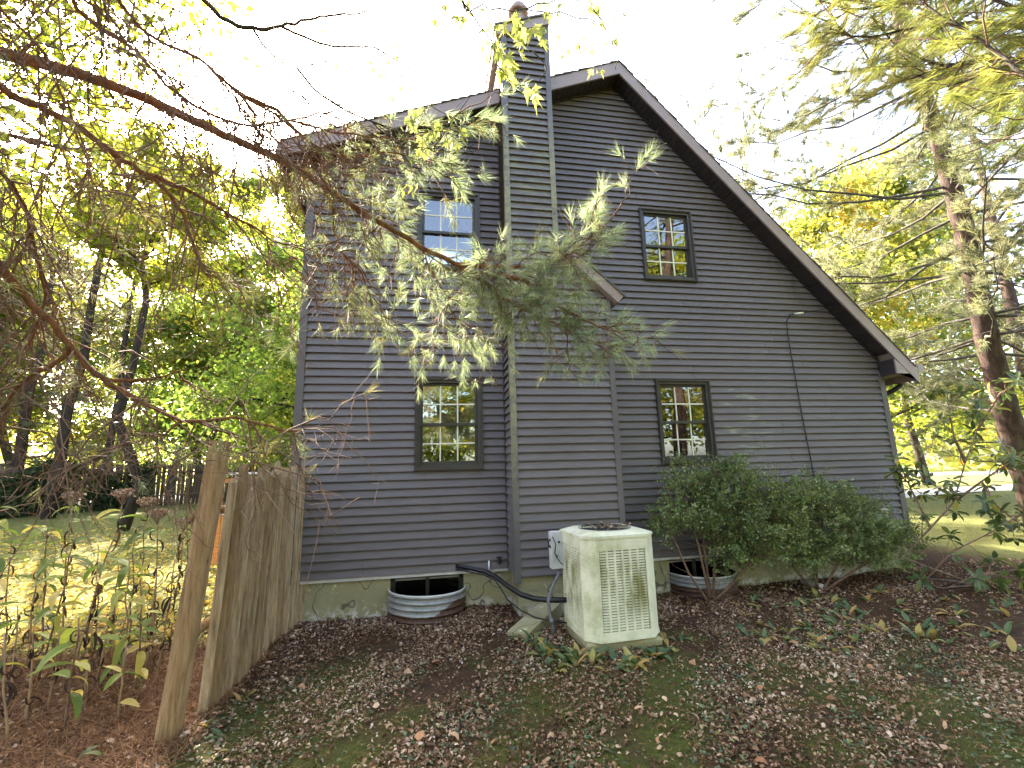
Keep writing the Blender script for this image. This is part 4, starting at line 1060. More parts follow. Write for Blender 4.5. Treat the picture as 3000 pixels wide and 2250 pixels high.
# orange deck steps seen through the picket gaps
DECK = M('orange_stained_board', (.55, .22, .06), .6, .2, 8, stretch=(1, 1, 5)); DECKW = M('white_trim_board', (.78, .76, .70), .5, .06, 6)
dk = thing('deck', 'orange stained deck with white trim behind the picket fence', 'deck', (-2.9, 4.1, -.35))
for k in range(7): part(G().box(-3.95, -1.75, 3.6+k*.145, 3.6+k*.145+.138, .60, .64), 'deck_board', DECK, dk)
for k in range(14): part(G().box(-3.95+k*.158, -3.95+k*.158+.14, 3.585, 3.605, -.35, .52), 'skirt_board', DECK, dk)
part(G().box(-3.97, -1.73, 3.575, 3.602, .525, .6), 'fascia_board', DECKW, dk)
for k in range(4):
    xx = -3.93+k*.72; part(G().box(xx, xx+.09, 3.61, 3.70, .64, 1.25), 'post', DECK, dk)
part(G().box(-3.97, -1.73, 3.60, 3.71, 1.25, 1.29), 'hand_rail', DECKW, dk); part(G().box(-3.95, -1.75, 3.63, 3.67, 1.10, 1.18), 'rail', DECK, dk)
# road beyond the right lawn
g = G(); xs_ = np.linspace(-40, 120, 60); ya = 24+.0*xs_
V = []
for x in xs_:
    for y_ in (22.0, 28.0): V.append((x, y_, max(float(gz(x, y_)), -.2)+.03))
single(G().add(V, [(2*i, 2*i+2, 2*i+3, 2*i+1) for i in range(len(xs_)-1)]), 'road', M('pale_asphalt', (.30, .29, .28), .8, .15, 3), kind='structure')
# neighbour's pale driveway strip at the right
V = []
for t in np.linspace(0, 1, 30):
    c = np.array([12.5, 8.5])*(1-t)+np.array([46, 12])*t
    for o in (-1.1, 1.1): V.append((c[0]-o*.1, c[1]+o, float(gz(c[0]-o*.1, c[1]+o))+.03))
single(G().add(V, [(2*i, 2*i+2, 2*i+3, 2*i+1) for i in range(29)]), 'driveway', M('pale_concrete_drive', (.50, .48, .45), .8, .1, 3), kind='structure')

# ------------------------------------------------------------------ foreground pine with limbs over the yard
rp = np.random.default_rng(31)
FPX_ = np.array([-3.7, -4.4]); fz = float(gz(*FPX_))
fp = thing('pine_tree', 'red barked pine whose drooping limbs hang across the gable wall', 'tree', (FPX_[0], FPX_[1], fz))
TR = curve(rp, (FPX_[0], FPX_[1], fz-.3), (FPX_[0]-.3, FPX_[1]+.1, 11), 0, .02, 9)
part(G().tube(TR, np.linspace(.20, .05, 9), 12), 'trunk', BARK_PINE, fp, True)
def limb(pix, r0, r1, start=None, n=None):
    P = [atd(x, y, d) for x, y, d in pix]
    if start is not None:
        a0 = np.asarray(start, float); L0 = np.linalg.norm(P[0]-a0); k0 = max(1, int(L0/.3)); back = P[0]+(P[0]-P[1])/np.linalg.norm(P[0]-P[1])*L0*.5
        P = [(1-t)**2*a0+2*t*(1-t)*back+t*t*P[0] for t in np.linspace(0, 1, k0+1)[:-1]]+P
    P = np.array(P); S = []
    for i in range(len(P)-1):                    # smooth through the points
        p0, p1, p2, p3 = P[max(0, i-1)], P[i], P[i+1], P[min(len(P)-1, i+2)]
        for t in (0, .25, .5, .75): S.append(.5*((2*p1)+(-p0+p2)*t+(2*p0-5*p1+4*p2-p3)*t*t+(-p0+3*p1-3*p2+p3)*t**3))
    S.append(P[-1]); S = np.array(S); S[2:-1] += rp.normal(0, .004, (len(S)-3, 3))
    return S, np.linspace(r0, r1, len(S))
lz = lambda z: (FPX_[0]-.02*(z), FPX_[1], z)
LM = {}
LM['A'] = limb([(-60, 88, 3.35), (0, 112, 3.25), (133, 150, 3.15), (267, 193, 3.1), (417, 260, 3.05), (500, 297, 3.0), (587, 337, 2.95), (667, 383, 2.9), (780, 455, 2.85), (880, 515, 2.8), (980, 570, 2.75), (1040, 592, 2.72)], .036, .012, lz(3.5))
LM['A1'] = limb([(980, 570, 2.75), (1060, 577, 2.7), (1130, 577, 2.68), (1190, 570, 2.66), (1250, 530, 2.68), (1310, 480, 2.7), (1345, 440, 2.72)], .014, .003)
LM['A2'] = limb([(1040, 592, 2.72), (1110, 600, 2.68), (1160, 620, 2.64), (1205, 660, 2.6), (1260, 690, 2.57), (1320, 712, 2.55), (1350, 720, 2.55)], .015, .003)
LM['A3'] = limb([(1000, 580, 2.74), (1060, 625, 2.7), (1110, 660, 2.66), (1180, 690, 2.62), (1290, 745, 2.58)], .010, .003)
LM['A4'] = limb([(905, 525, 2.8), (935, 590, 2.78), (965, 640, 2.76), (985, 690, 2.75), (1050, 715, 2.73)], .006, .002)
LM['A5'] = limb([(700, 400, 2.9), (720, 470, 2.88), (730, 530, 2.88), (780, 590, 2.86), (800, 640, 2.85)], .011, .003)
LM['B'] = limb([(-60, 150, 3.2), (0, 190, 3.1), (100, 240, 3.05), (170, 275, 3.0), (250, 335, 2.95), (310, 375, 2.9), (360, 410, 2.86), (400, 480, 2.82), (430, 560, 2.8), (450, 600, 2.8)], .026, .005, lz(3.3))
LM['B1'] = limb([(310, 375, 2.9), (380, 400, 2.9), (470, 450, 2.88), (560, 500, 2.86), (640, 560, 2.85)], .012, .003)
LM['C'] = limb([(-70, 520, 3.0), (0, 575, 2.92), (60, 645, 2.86), (130, 720, 2.8), (190, 790, 2.75), (255, 840, 2.7), (330, 880, 2.66), (390, 908, 2.64), (460, 908, 2.62), (520, 905, 2.6), (600, 925, 2.58), (645, 930, 2.56)], .024, .004, lz(2.5))
LM['C1'] = limb([(150, 745, 2.78), (130, 780, 2.8), (60, 815, 2.82), (20, 870, 2.84), (0, 940, 2.86)], .012, .004)
LM['C2'] = limb([(230, 822, 2.72), (300, 820, 2.72), (340, 815, 2.7), (400, 800, 2.68)], .009, .003)
LM['C3'] = limb([(390, 908, 2.64), (360, 935, 2.64), (300, 950, 2.62), (250, 965, 2.6)], .007, .002)
LM['E'] = limb([(0, 20, 3.0), (100, 120, 3.0), (130, 200, 2.98), (180, 330, 2.95), (215, 420, 2.95)], .012, .003, lz(4.2))
LM['F'] = limb([(110, -60, 3.0), (190, 40, 3.0), (290, 110, 2.98), (390, 205, 2.95), (520, 270, 2.92), (640, 260, 2.9), (720, 240, 2.9)], .016, .004, lz(4.4))
LM['F2'] = limb([(220, -60, 2.9), (300, 60, 2.9), (430, 130, 2.88), (530, 210, 2.86), (650, 265, 2.85), (760, 290, 2.85), (900, 300, 2.84), (990, 245, 2.84)], .014, .003, lz(4.8))
LM['H'] = limb([(520, 205, 2.86), (600, 240, 2.86), (670, 310, 2.85), (760, 340, 2.84), (860, 330, 2.84), (960, 380, 2.83)], .010, .003)
LM['K'] = limb([(-40, 330, 3.0), (40, 420, 2.95), (80, 540, 2.9), (95, 660, 2.88), (60, 760, 2.86)], .014, .004, lz(3.0))
tw = G(); TP, TD, TPg, TDg = [], [], [], []
def dens(p):                                     # tufts crowd the outer limbs, the inner ones are bare
    v = p-CAM; z = v@CF; x = (1500+FPX*(v@CR)/z)/KPX
    return np.clip((x-520)/380, .05, 1.0)
for nm, (S, rad) in LM.items():
    part(G().tube(S, rad, 10 if rad[0] > .02 else 6), 'limb', BARK_RED, fp, True)
    Ls = np.linalg.norm(np.diff(S, axis=0), axis=1).sum(); nsec = int(Ls*(24 if nm == 'A' else 20 if rad[0] > .02 else 30 if nm in ('A1', 'A2', 'A3') else 22))
    for k in range(nsec):
        t = rp.uniform(.10, 1); q, d = along(S, t); side = rdirs(rp, 1)[0]; side[2] = side[2]*.7-.30
        dn = dens(q); ln = rp.uniform(.18, .62)*(1.25-.55*dn)*(.75 if nm in ('A1', 'A2', 'A3', 'C2', 'C3') else 1)
        e = q+unit(d*.75+side)*ln; e[2] -= .10*ln*(1-dn)*2
        if e[1] < CAM[1]+1.15: continue
        B = curve(rp, q, e, rp.uniform(-.12, .18), .14, 5); tw.tube(B, np.linspace(.0045, .0018, 5), 4, False)
        for m in range(rp.integers(3, 7)):
            q2, d2 = along(B, rp.uniform(.2, 1)); s2 = rdirs(rp, 1)[0]; s2[2] -= .25
            e2 = q2+unit(d2*.8+s2)*ln*rp.uniform(.25, .6); B2 = curve(rp, q2, e2, rp.uniform(-.1, .15), .12, 4); tw.tube(B2, np.linspace(.0025, .0012, 4), 3, False)
            if rp.random() < dn*.8: TP.append(e2); TD.append(unit(e2-q2))
            if rp.random() < dn*.3:
                a_, b_ = along(B2, .55); TP.append(a_); TD.append(b_)
            for v in range(1 if dn > .5 else 2):
                q3, d3 = along(B2, rp.uniform(.3, 1)); e3 = q3+unit(d3*.6+rdirs(rp, 1)[0]-np.array([0, 0, .2]))*rp.uniform(.06, .16); tw.tube([q3, (q3+e3)/2+rp.normal(0, .006, 3), e3], [.0015, .0012, .0009], 3, False)
        if rp.random() < dn: TP.append(e); TD.append(unit(e-q))
LC = np.concatenate([LM[k_][0] for k_ in ('C', 'C2', 'C3')])
for x, y, d_ in [(345, 960, 2.6), (375, 975, 2.6), (330, 985, 2.6), (300, 955, 2.6), (160, 830, 2.7), (240, 800, 2.7), (640, 940, 2.56), (600, 960, 2.57), (560, 970, 2.57), (470, 965, 2.6), (400, 985, 2.62)]:
    e = atd(x, y, d_); q = LC[np.argmin(((LC-e)**2).sum(1))]; tw.tube(curve(rp, q, e, .05, .08, 5), np.linspace(.003, .0016, 5), 4, False)
    for m in range(2): TP.append(e+rp.normal(0, .012, 3)); TD.append(unit(unit(e-q)+rdirs(rp, 1)[0]*.5))
part(tw, 'twigs', TWIG, fp, True, kind='stuff')
TP, TD = np.array(TP), np.array(TD); pxs = np.array([dens(p) for p in TP]); gsel = rp.random(len(TP)) < np.clip((pxs-.55)*1.9, .12, .88)
a_ = G(); tufts(a_, rp, TP[gsel], TD[gsel], 32, .090, .0020, .62); part(a_, 'needles', NEEDLE_G, fp, kind='stuff')
a_ = G(); tufts(a_, rp, TP[~gsel], TD[~gsel], 24, .088, .0020, .72); part(a_, 'needles', NEEDLE, fp, kind='stuff')
# upper crown of the same pine, above the frame
ug, P, D = G(), [], []
for k in range(34):
    q, d = along(TR, rp.uniform(.5, .99)); a = rp.uniform(0, 2*pi); e = q+np.array([cos(a), sin(a), .2])*rp.uniform(1.2, 2.6); B = curve(rp, q, e, .08, .08, 5); ug.tube(B, np.linspace(.03, .008, 5), 5, False)
    for m in range(14): a1_, b1_ = along(B, rp.uniform(.3, 1)); P.append(a1_+rp.normal(0, .18, 3)); D.append(b1_)
part(ug, 'upper_limbs', BARK_RED, fp, True); a_ = G(); tufts(a_, rp, np.array(P), np.array(D), 16, .13, .006, .8); part(a_, 'upper_needles', NEEDLE, fp, kind='stuff')

# ------------------------------------------------------------------ right foreground pine, yellow green boughs
rq = np.random.default_rng(41); Q0 = np.array([6.4, -4.9]); qz = float(gz(*Q0))
rpn = thing('pine_tree', 'yellow green pine whose long needled boughs reach in beside the roof', 'tree', (Q0[0], Q0[1], qz))
TQ = curve(rq, (Q0[0], Q0[1], qz-.3), (Q0[0]+.2, Q0[1], 12), 0, .02, 9); part(G().tube(TQ, np.linspace(.21, .05, 9), 12), 'trunk', BARK_PINE, rpn, True)
P, D = [], []; tg = G()
for pix, st in ((((2230, 60, 4.6), (2100, 50, 4.7), (1980, 60, 4.9), (1860, 80, 5.0), (1790, 60, 5.1)), 5.0), (((2230, 130, 4.4), (2120, 130, 4.6), (2000, 160, 4.8), (1900, 190, 5.0)), 4.8), (((2230, 170, 4.4), (2150, 160, 4.6), (2070, 180, 4.8), (1990, 200, 4.9)), 4.6),
                (((2230, 0, 4.6), (2120, -30, 4.7), (1990, 0, 4.9), (1850, 20, 5.0), (1770, 0, 5.1)), 5.4), (((2240, 40, 4.5), (2100, -20, 4.6), (1960, -40, 4.8), (1840, -50, 5.0)), 5.2), (((2230, 90, 5.2), (2130, 120, 5.3), (2040, 140, 5.4), (1940, 100, 5.5), (1880, 30, 5.6)), 5.0), (((2230, 180, 4.0), (2150, 110, 4.2), (2060, 50, 4.4), (1980, 0, 4.6)), 4.6)):
    q0 = along(TQ, (st-qz)/12.5)[0]; S, rad = limb(pix, .034, .005, q0)
    part(G().tube(S, rad, 7), 'limb', BARK_DARK, rpn, True)
    for k in range(80):
        q, d = along(S, rq.uniform(.30, 1)); s = rdirs(rq, 1)[0]; s[2] = s[2]*.6-.2; e = q+unit(d*.9+s)*rq.uniform(.2, .62); B = curve(rq, q, e, .05, .1, 4); tg.tube(B, np.linspace(.005, .002, 4), 4, False)
        for m in range(4): a1_, b1_ = along(B, rq.uniform(.25, 1)); P.append(a1_+rq.normal(0, .02, 3)); D.append(unit(b1_+np.array([0, 0, -.5])))
part(tg, 'twigs', TWIG, rpn, True, kind='stuff')
a_ = G(); tufts(a_, rq, np.array(P), np.array(D), 20, .14, .0032, .5, .3); part(a_, 'needles', NEEDLE_Y, rpn, kind='stuff')
ug, P, D = G(), [], []
for k in range(26):
    q, d = along(TQ, rq.uniform(.55, .99)); a = rq.uniform(0, 2*pi); e = q+np.array([cos(a), sin(a), .15])*rq.uniform(1.2, 2.4); B = curve(rq, q, e, .08, .08, 5); ug.tube(B, np.linspace(.03, .008, 5), 5, False)
    for m in range(14): a1_, b1_ = along(B, rq.uniform(.3, 1)); P.append(a1_+rq.normal(0, .18, 3)); D.append(b1_)
part(ug, 'upper_limbs', BARK_DARK, rpn, True); a_ = G(); tufts(a_, rq, np.array(P), np.array(D), 14, .14, .007, .8); part(a_, 'upper_needles', NEEDLE_Y, rpn, kind='stuff')

# ------------------------------------------------------------------ maple twigs hanging in over the chimney
rm = np.random.default_rng(51); M0 = np.array([-1.6, -8.6]); mz = float(gz(*M0))
mp = thing('maple_tree', 'maple whose thin twigs with pale pointed leaves hang before the chimney', 'tree', (M0[0], M0[1], mz))
TM = curve(rm, (M0[0], M0[1], mz-.3), (M0[0]+.3, M0[1]+.5, 7.0), 0, .03, 8); part(G().tube(TM, np.linspace(.13, .04, 8), 10), 'trunk', BARK_GREY, mp, True)
hub = atd(980, -140, 2.45); S = curve(rm, along(TM, .72)[0], hub, -.06, .04, 7); part(G().tube(S, np.linspace(.035, .010, 7), 8), 'limb', BARK_GREY, mp, True)
hub2 = atd(380, -60, 2.7); S = curve(rm, along(TM, .62)[0], hub2, -.06, .04, 7); part(G().tube(S, np.linspace(.035, .014, 7), 8), 'limb', BARK_GREY, mp, True)
TWM = [[(980, -140, 2.45), (1000, 5, 2.42), (1040, 15, 2.4), (1130, 20, 2.4), (1210, 28, 2.4), (1270, 40, 2.4), (1310, 65, 2.4), (1336, 105, 2.4), (1330, 150, 2.4)],
       [(1000, 5, 2.42), (1050, 70, 2.4), (1068, 110, 2.38), (1080, 150, 2.37), (1100, 170, 2.36), (1125, 185, 2.36), (1150, 190, 2.36)],
       [(980, -140, 2.45), (1010, 30, 2.42), (1030, 60, 2.42), (1000, 110, 2.42)], [(1130, 20, 2.4), (1200, 0, 2.42), (1230, -30, 2.45)], [(1310, 65, 2.4), (1280, 20, 2.42), (1265, -20, 2.45)],
       [(1150, 110, 2.36), (1180, 150, 2.36), (1160, 185, 2.36)],
       [(380, -60, 2.7), (473, 33, 2.7), (547, 63, 2.7), (607, 57, 2.68), (667, 43, 2.66), (720, 33, 2.65), (800, 20, 2.64), (880, -20, 2.64)],
       [(607, 57, 2.68), (670, 85, 2.67), (737, 102, 2.66), (800, 100, 2.65), (850, 125, 2.64), (900, 165, 2.62)], [(547, 63, 2.7), (580, 110, 2.7), (640, 145, 2.68), (720, 125, 2.68), (790, 110, 2.66)],
       [(640, 145, 2.68), (700, 210, 2.66), (800, 260, 2.62), (880, 290, 2.58), (930, 280, 2.55), (985, 285, 2.53)], [(220, -40, 2.7), (228, 40, 2.7), (216, 120, 2.7), (190, 175, 2.7)], [(800, 260, 2.62), (850, 300, 2.6), (930, 320, 2.58), (985, 330, 2.56)]]
for i, pix in enumerate(TWM):
    S, rad = limb(pix, .011 if i == 6 else (.006 if i in (7, 8, 9) else .0035), .0014); part(G().tube(S, rad, 6), 'twig', BARK_GREY if i >= 6 else TWIG_GREY, mp, True)
    if i >= 6:
        q_ = G()
        for k in range(12):
            q, d = along(S, rm.uniform(.2, 1)); s = rdirs(rm, 1)[0]; e = q+unit(d+s)*rm.uniform(.1, .4); q_.tube(curve(rm, q, e, 0, .12, 4), np.linspace(.0022, .001, 4), 3, False)
        part(q_, 'twiglets', TWIG_GREY, mp, True, kind='stuff')
# palmate leaf
def maple_mesh(nm, seed, droop):
    r_ = np.random.default_rng(seed); out = []
    for a, l in ((-2.5, .34), (-2.1, .22), (-1.35, .66), (-1.0, .36), (-.72, .55), (-.45, .40), (0, 1.0), (.45, .40), (.72, .55), (1.0, .36), (1.35, .66), (2.1, .22), (2.5, .34)):
        l *= r_.uniform(.9, 1.1); out.append((l*cos(a)+.12, l*sin(a)*.8, -droop*l*l+.05*sin(a*3)))
    V = [(.12, 0, .03)]+out+[(-.35, .006, .0), (-.35, -.006, 0), (.1, 0, .02)]
    n_ = len(out); F = [(0, i, i+1) for i in range(1, n_)]+[(n_+1, n_+2, n_+3)]
    return G().add(np.array(V)*.075, F).mesh(nm, LEAF_MAPLE)
MLM = [maple_mesh('leaf', s, .1+.15*s) for s in range(4)]
def place_leaf(x, y, d_, s=1.0):
    p = atd(x, y, d_); toc = unit(CAM-p)
    dn = unit(np.array([rm.normal(0, .5), rm.normal(0, .35), -1.0])); nn = unit(toc*.7+rdirs(rm, 1)[0]*.9); sx = unit(np.cross(nn, dn)); nn = np.cross(dn, sx)
    o = inst('leaf', MLM[rm.integers(0, 4)], mp, p); o.rotation_euler = Matrix(((dn[0], sx[0], nn[0]), (dn[1], sx[1], nn[1]), (dn[2], sx[2], nn[2]))).to_euler(); o.scale = (s,)*3
for x, y, n_, sp, s in ((1085, 105, 13, 26, 1.0), (1120, 75, 12, 22, 1.0), (1105, 150, 9, 18, .75), (1075, 60, 6, 20, .6), (1150, 192, 5, 12, .95), (1120, 55, 4, 14, .9), (1010, 45, 8, 26, .55), (1165, 75, 4, 12, .8), (1185, 20, 8, 30, .5), (1220, 60, 4, 20, .5), (1250, 100, 9, 22, .5), (1300, 45, 6, 18, .6), (1320, 85, 4, 8, .5), (1290, 150, 3, 10, .45), (985, 285, 8, 20, .95), (930, 285, 6, 18, .9), (880, 255, 10, 26, .8), (920, 315, 6, 20, .7), (905, 350, 4, 14, .6), (990, 20, 6, 30, .5), (1040, 10, 6, 24, .5), (1285, 5, 5, 20, .55), (830, 110, 6, 40, .45), (690, 60, 5, 60, .4), (850, 190, 6, 40, .5), (900, 410, 5, 14, .55), (740, 180, 5, 50, .4)):
    for k in range(n_): place_leaf(x+rm.normal(0, sp*.7), y+rm.normal(0, sp*.7), 2.4+rm.normal(0, .05) if x > 1000 else 2.6+rm.normal(0, .06), s*rm.uniform(.75, 1.15))

# ------------------------------------------------------------------ shrubs against the wall
def shrub(name, label, stems, blobs, n_br, n_leaf, leafL, seed, mat=LEAF_SHRUB):
    """stems: list of pixel/plane polylines in world space; blobs: (centre, radii) that the branchlets fill"""
    r_ = np.random.default_rng(seed); base = np.array(stems[0][0]); root = thing(name, label, 'shrub', tuple(base))
    for S in stems:
        S = np.array(S); P = curve(r_, S[0], S[-1], 0, .03, 6) if len(S) == 2 else S
        part(G().tube(P, np.linspace(.018, .006, len(P)), 7), 'stem', TWIG, root, True)
    br = G(); LP, LD = [], []
    cs = np.array([b[0] for b in blobs]); rs_ = np.array([b[1] for b in blobs]); w = np.prod(rs_, 1)**.7; w /= w.sum()
    allp = np.concatenate([np.array(curve(r_, S[0], S[-1], 0, .02, 8) if len(S) == 2 else S) for S in stems])
    for k in range(n_br):
        b = r_.choice(len(blobs), p=w); v = rdirs(r_, 1)[0]*r_.uniform(.35, 1)**.6; e = cs[b]+v*rs_[b]
        d2 = ((allp-e)**2).sum(1); q = allp[np.argsort(d2)[r_.integers(0, min(6, len(allp)))]]
        q = q+(e-q)*r_.uniform(.35, .8); out = unit(e-cs[b]+np.array([0, -.05, .12])); e = e+out*r_.uniform(0, .10)
        if e[1] > -.06: e[1] = -.06-r_.uniform(0, .05)
        B = curve(r_, q, e, r_.uniform(-.1, .1), .12, 5); br.tube(B, np.linspace(.0035, .0012, 5), 3, False)
        for m in range(n_leaf):
            p, d = along(B, r_.uniform(.25, 1)); s = unit(np.cross(d, rdirs(r_, 1)[0])); LP.append(p+s*.012+r_.normal(0, .012, 3)); LD.append(unit(d*.5+s))
    for k in range(n_br//7):                      # stray shoots beyond the mass
        b = r_.choice(len(blobs), p=w); v = rdirs(r_, 1)[0]; v[2] = abs(v[2])*.9-.1; q = cs[b]+v*rs_[b]*.8; e = q+unit(v+np.array([r_.normal(0, .3), -.1, .35]))*r_.uniform(.12, .36)
        if e[1] > -.06: continue
        B = curve(r_, q, e, -.08, .1, 5); br.tube(B, np.linspace(.003, .001, 5), 3, False)
        for m in range(n_leaf):
            p, d = along(B, r_.uniform(.05, 1)); s = unit(np.cross(d, rdirs(r_, 1)[0])); LP.append(p+s*.01); LD.append(unit(d*.5+s))
    for k in range(n_br//12):                     # bare twigs among the stems
        q = allp[r_.integers(0, len(allp))]; e = q+unit(rdirs(r_, 1)[0]*np.array([1, .5, .6])+np.array([0, -.1, .3]))*r_.uniform(.15, .5); e[1] = min(e[1], -.08); br.tube(curve(r_, q, e, 0, .12, 4), np.linspace(.003, .0012, 4), 3, False)
    part(br, 'branchlets', TWIG, root, True, kind='stuff')
    LP, LD = np.array(LP), np.array(LD); n_ = len(LP); l = leafL*r_.uniform(.6, 1.25, n_)
    LP[:, 1] = np.minimum(LP[:, 1], -.045)
    g_ = G().cards(LP, LD, rdirs(r_, n_)*.8+np.array([0, -.3, .9]), l, l*.55, LEAF4, LEAF4F); part(g_, 'foliage', mat, root, kind='stuff')
    return root
b0 = np.array([3.40, -.52, -.46])
shrub('shrub', 'small leaved evergreen shrub with bare crooked stems over the second window well',
      [[b0, (3.32, -.50, .2), (3.25, -.42, .7), (3.3, -.4, 1.15)], [b0+(.03, 0, 0), (3.55, -.45, .0), (3.62, -.4, .5), (3.75, -.35, .95)], [b0+(-.03, .0, 0), (3.15, -.5, -.1), (2.98, -.5, .35), (2.85, -.5, .6)], [b0+(.05, 0, .02), (3.75, -.5, -.25), (4.15, -.45, .05), (4.4, -.4, .4)], [b0+(.02, .02, 0), (3.45, -.4, .3), (3.9, -.3, .9), (4.1, -.3, 1.2)]],
      [((3.22, -.42, 1.0), (.26, .22, .20)), ((2.95, -.5, .62), (.30, .22, .16)), ((2.80, -.5, .42), (.16, .16, .12)), ((3.55, -.42, .92), (.34, .26, .20)), ((3.95, -.40, 1.0), (.38, .26, .20)), ((3.35, -.5, .58), (.40, .26, .20)), ((3.85, -.5, .62), (.42, .30, .24)), ((4.35, -.42, .78), (.40, .30, .26)), ((4.2, -.52, .40), (.42, .30, .22)), ((3.75, -.55, .28), (.30, .25, .14)), ((3.15, -.36, 1.2), (.12, .08, .10)), ((3.42, -.34, 1.22), (.10, .08, .10)), ((4.05, -.3, 1.2), (.2, .12, .10)), ((4.5, -.5, .15), (.3, .25, .15)), ((4.1, -.55, .02), (.35, .2, .14)), ((3.6, -.6, .05), (.2, .15, .12))], 900, 22, .038, 61)
b1 = np.array([4.95, -.50, -.45])
shrub('shrub', 'low spreading evergreen shrub between the meter box and the first shrub',
      [[b1, (4.9, -.45, .1), (4.8, -.4, .6)], [b1+(.05, 0, 0), (5.3, -.5, -.1), (5.7, -.45, .3), (6.0, -.4, .5)], [b1+(.08, .02, 0), (5.5, -.55, -.2), (6.1, -.5, .0), (6.45, -.45, .15)], [b1+(0, .03, 0), (5.1, -.4, .2), (5.2, -.35, .7)], [b1+(-.04, 0, 0), (4.6, -.5, -.1), (4.45, -.45, .3)]],
      [((4.70, -.42, .72), (.36, .28, .22)), ((5.05, -.40, .80), (.34, .26, .18)), ((5.40, -.42, .70), (.40, .28, .22)), ((4.85, -.52, .38), (.42, .28, .20)), ((5.35, -.5, .36), (.46, .30, .22)), ((5.80, -.46, .50), (.40, .28, .24)), ((5.75, -.55, .16), (.42, .28, .18)), ((6.15, -.5, .30), (.36, .28, .20)), ((6.35, -.52, .06), (.32, .26, .18)), ((5.2, -.35, .98), (.22, .14, .08)), ((5.65, -.38, .78), (.2, .14, .08)), ((4.6, -.5, .10), (.3, .2, .12)), ((5.2, -.6, .08), (.4, .22, .12)), ((5.6, -.6, -.08), (.4, .2, .12)), ((6.1, -.58, -.12), (.35, .2, .12)), ((4.75, -.6, -.05), (.3, .18, .12))], 1050, 22, .038, 62)
single(G().tube([(5.62, -.3, .55), (5.60, -.32, .78), (5.62, -.34, .86), (5.70, -.33, .84), (5.72, -.3, .76)], [.012, .014, .012, .011, .009], 7), 'dead_branch', STEEL, 'pale hooked dead branch sticking out of the low shrub', 'branch', smooth=True)

# ------------------------------------------------------------------ rhododendron
rr = np.random.default_rng(71); rb0 = np.array([6.75, -1.0, float(gz(6.75, -1.0))])
rh = thing('rhododendron', 'leggy rhododendron with whorls of long leathery leaves at the right house corner', 'shrub', tuple(rb0))
def relY(x, y, Y): return atY(x, y, Y)
RST = [[rb0, relY(1950, 1205, -.8), relY(2010, 1140, -.7), relY(2060, 1085, -.65), relY(2085, 1000, -.6), relY(2110, 930, -.6), relY(2150, 880, -.6)],
       [relY(2060, 1085, -.65), relY(2120, 1040, -.8), relY(2180, 1000, -.9), relY(2240, 960, -1.0)], [relY(2010, 1140, -.7), relY(1980, 1080, -.5), relY(1960, 1040, -.45), relY(1930, 1020, -.4)],
       [rb0+(.1, 0, 0), relY(2000, 1250, -1.0), relY(2060, 1190, -1.1), relY(2140, 1150, -1.2), relY(2220, 1100, -1.3)], [rb0+(.1, -.05, 0), relY(2040, 1270, -1.2), relY(2120, 1240, -1.3), relY(2200, 1230, -1.4)],
       [relY(2110, 930, -.6), relY(2160, 850, -.7), relY(2200, 830, -.8)], [relY(2085, 1000, -.6), relY(2060, 940, -.5), relY(2050, 890, -.5), relY(2070, 850, -.5)], [relY(2120, 1040, -.8), relY(2150, 1090, -1.0), relY(2200, 1130, -1.1)]]
whorls = []
for S in RST:
    S = np.array(S); part(G().tube(S, np.linspace(.017, .005, len(S)), 7), 'stem', TWIG, rh, True); whorls.append((S[-1], unit(S[-1]-S[-2])))
    for k in range(9):
        q, d = along(S, rr.uniform(.3, .98)); e = q+unit(d*.5+rdirs(rr, 1)[0]+np.array([0, -.1, .25]))*rr.uniform(.15, .38); part(G().tube(curve(rr, q, e, 0, .1, 4), np.linspace(.006, .004, 4), 5), 'branch', TWIG, rh, True); whorls.append((e, unit(e-q)))
RL = [G().add([(0, 0, 0), (.25, .5*.9, .04), (.6, .5, .02), (.85, .3, -.02), (1, 0, -.06-b), (.85, -.3, -.02), (.6, -.5, .02), (.25, -.45, .04), (.5, 0, -.03)], [(0, 8, 1), (1, 8, 2), (2, 8, 3), (3, 8, 4), (4, 8, 5), (5, 8, 6), (6, 8, 7), (7, 8, 0)]) for b in (0, .1, .2)]
RLM = []
for q in RL:
    V = np.concatenate(q.V)*np.array([.15, .052, .15]); q.V = [V]; RLM.append(q.mesh('leaf', LEAF_RHODO))
def orient(dn, nn):
    sx = unit(np.cross(nn, dn)); nn = np.cross(dn, sx)
    return Matrix(((dn[0], sx[0], nn[0]), (dn[1], sx[1], nn[1]), (dn[2], sx[2], nn[2]))).to_euler()
cnt = 0
for p, d in whorls:
    u1 = unit(np.cross(d, rdirs(rr, 1)[0])); u2 = np.cross(d, u1); m = rr.integers(5, 8)
    for k in range(m):
        a = k*2*pi/m+rr.uniform(-.3, .3); o_ = u1*cos(a)+u2*sin(a); dr = unit(o_+d*rr.uniform(-.1, .6)+np.array([0, 0, -.25]))
        s = rr.uniform(.75, 1.2); o = inst('leaf', RLM[rr.integers(0, 3)], rh, p+dr*.008); o.rotation_euler = orient(dr, unit(d+np.array([0, 0, .6]))); o.scale = (s, s, s); cnt += 1

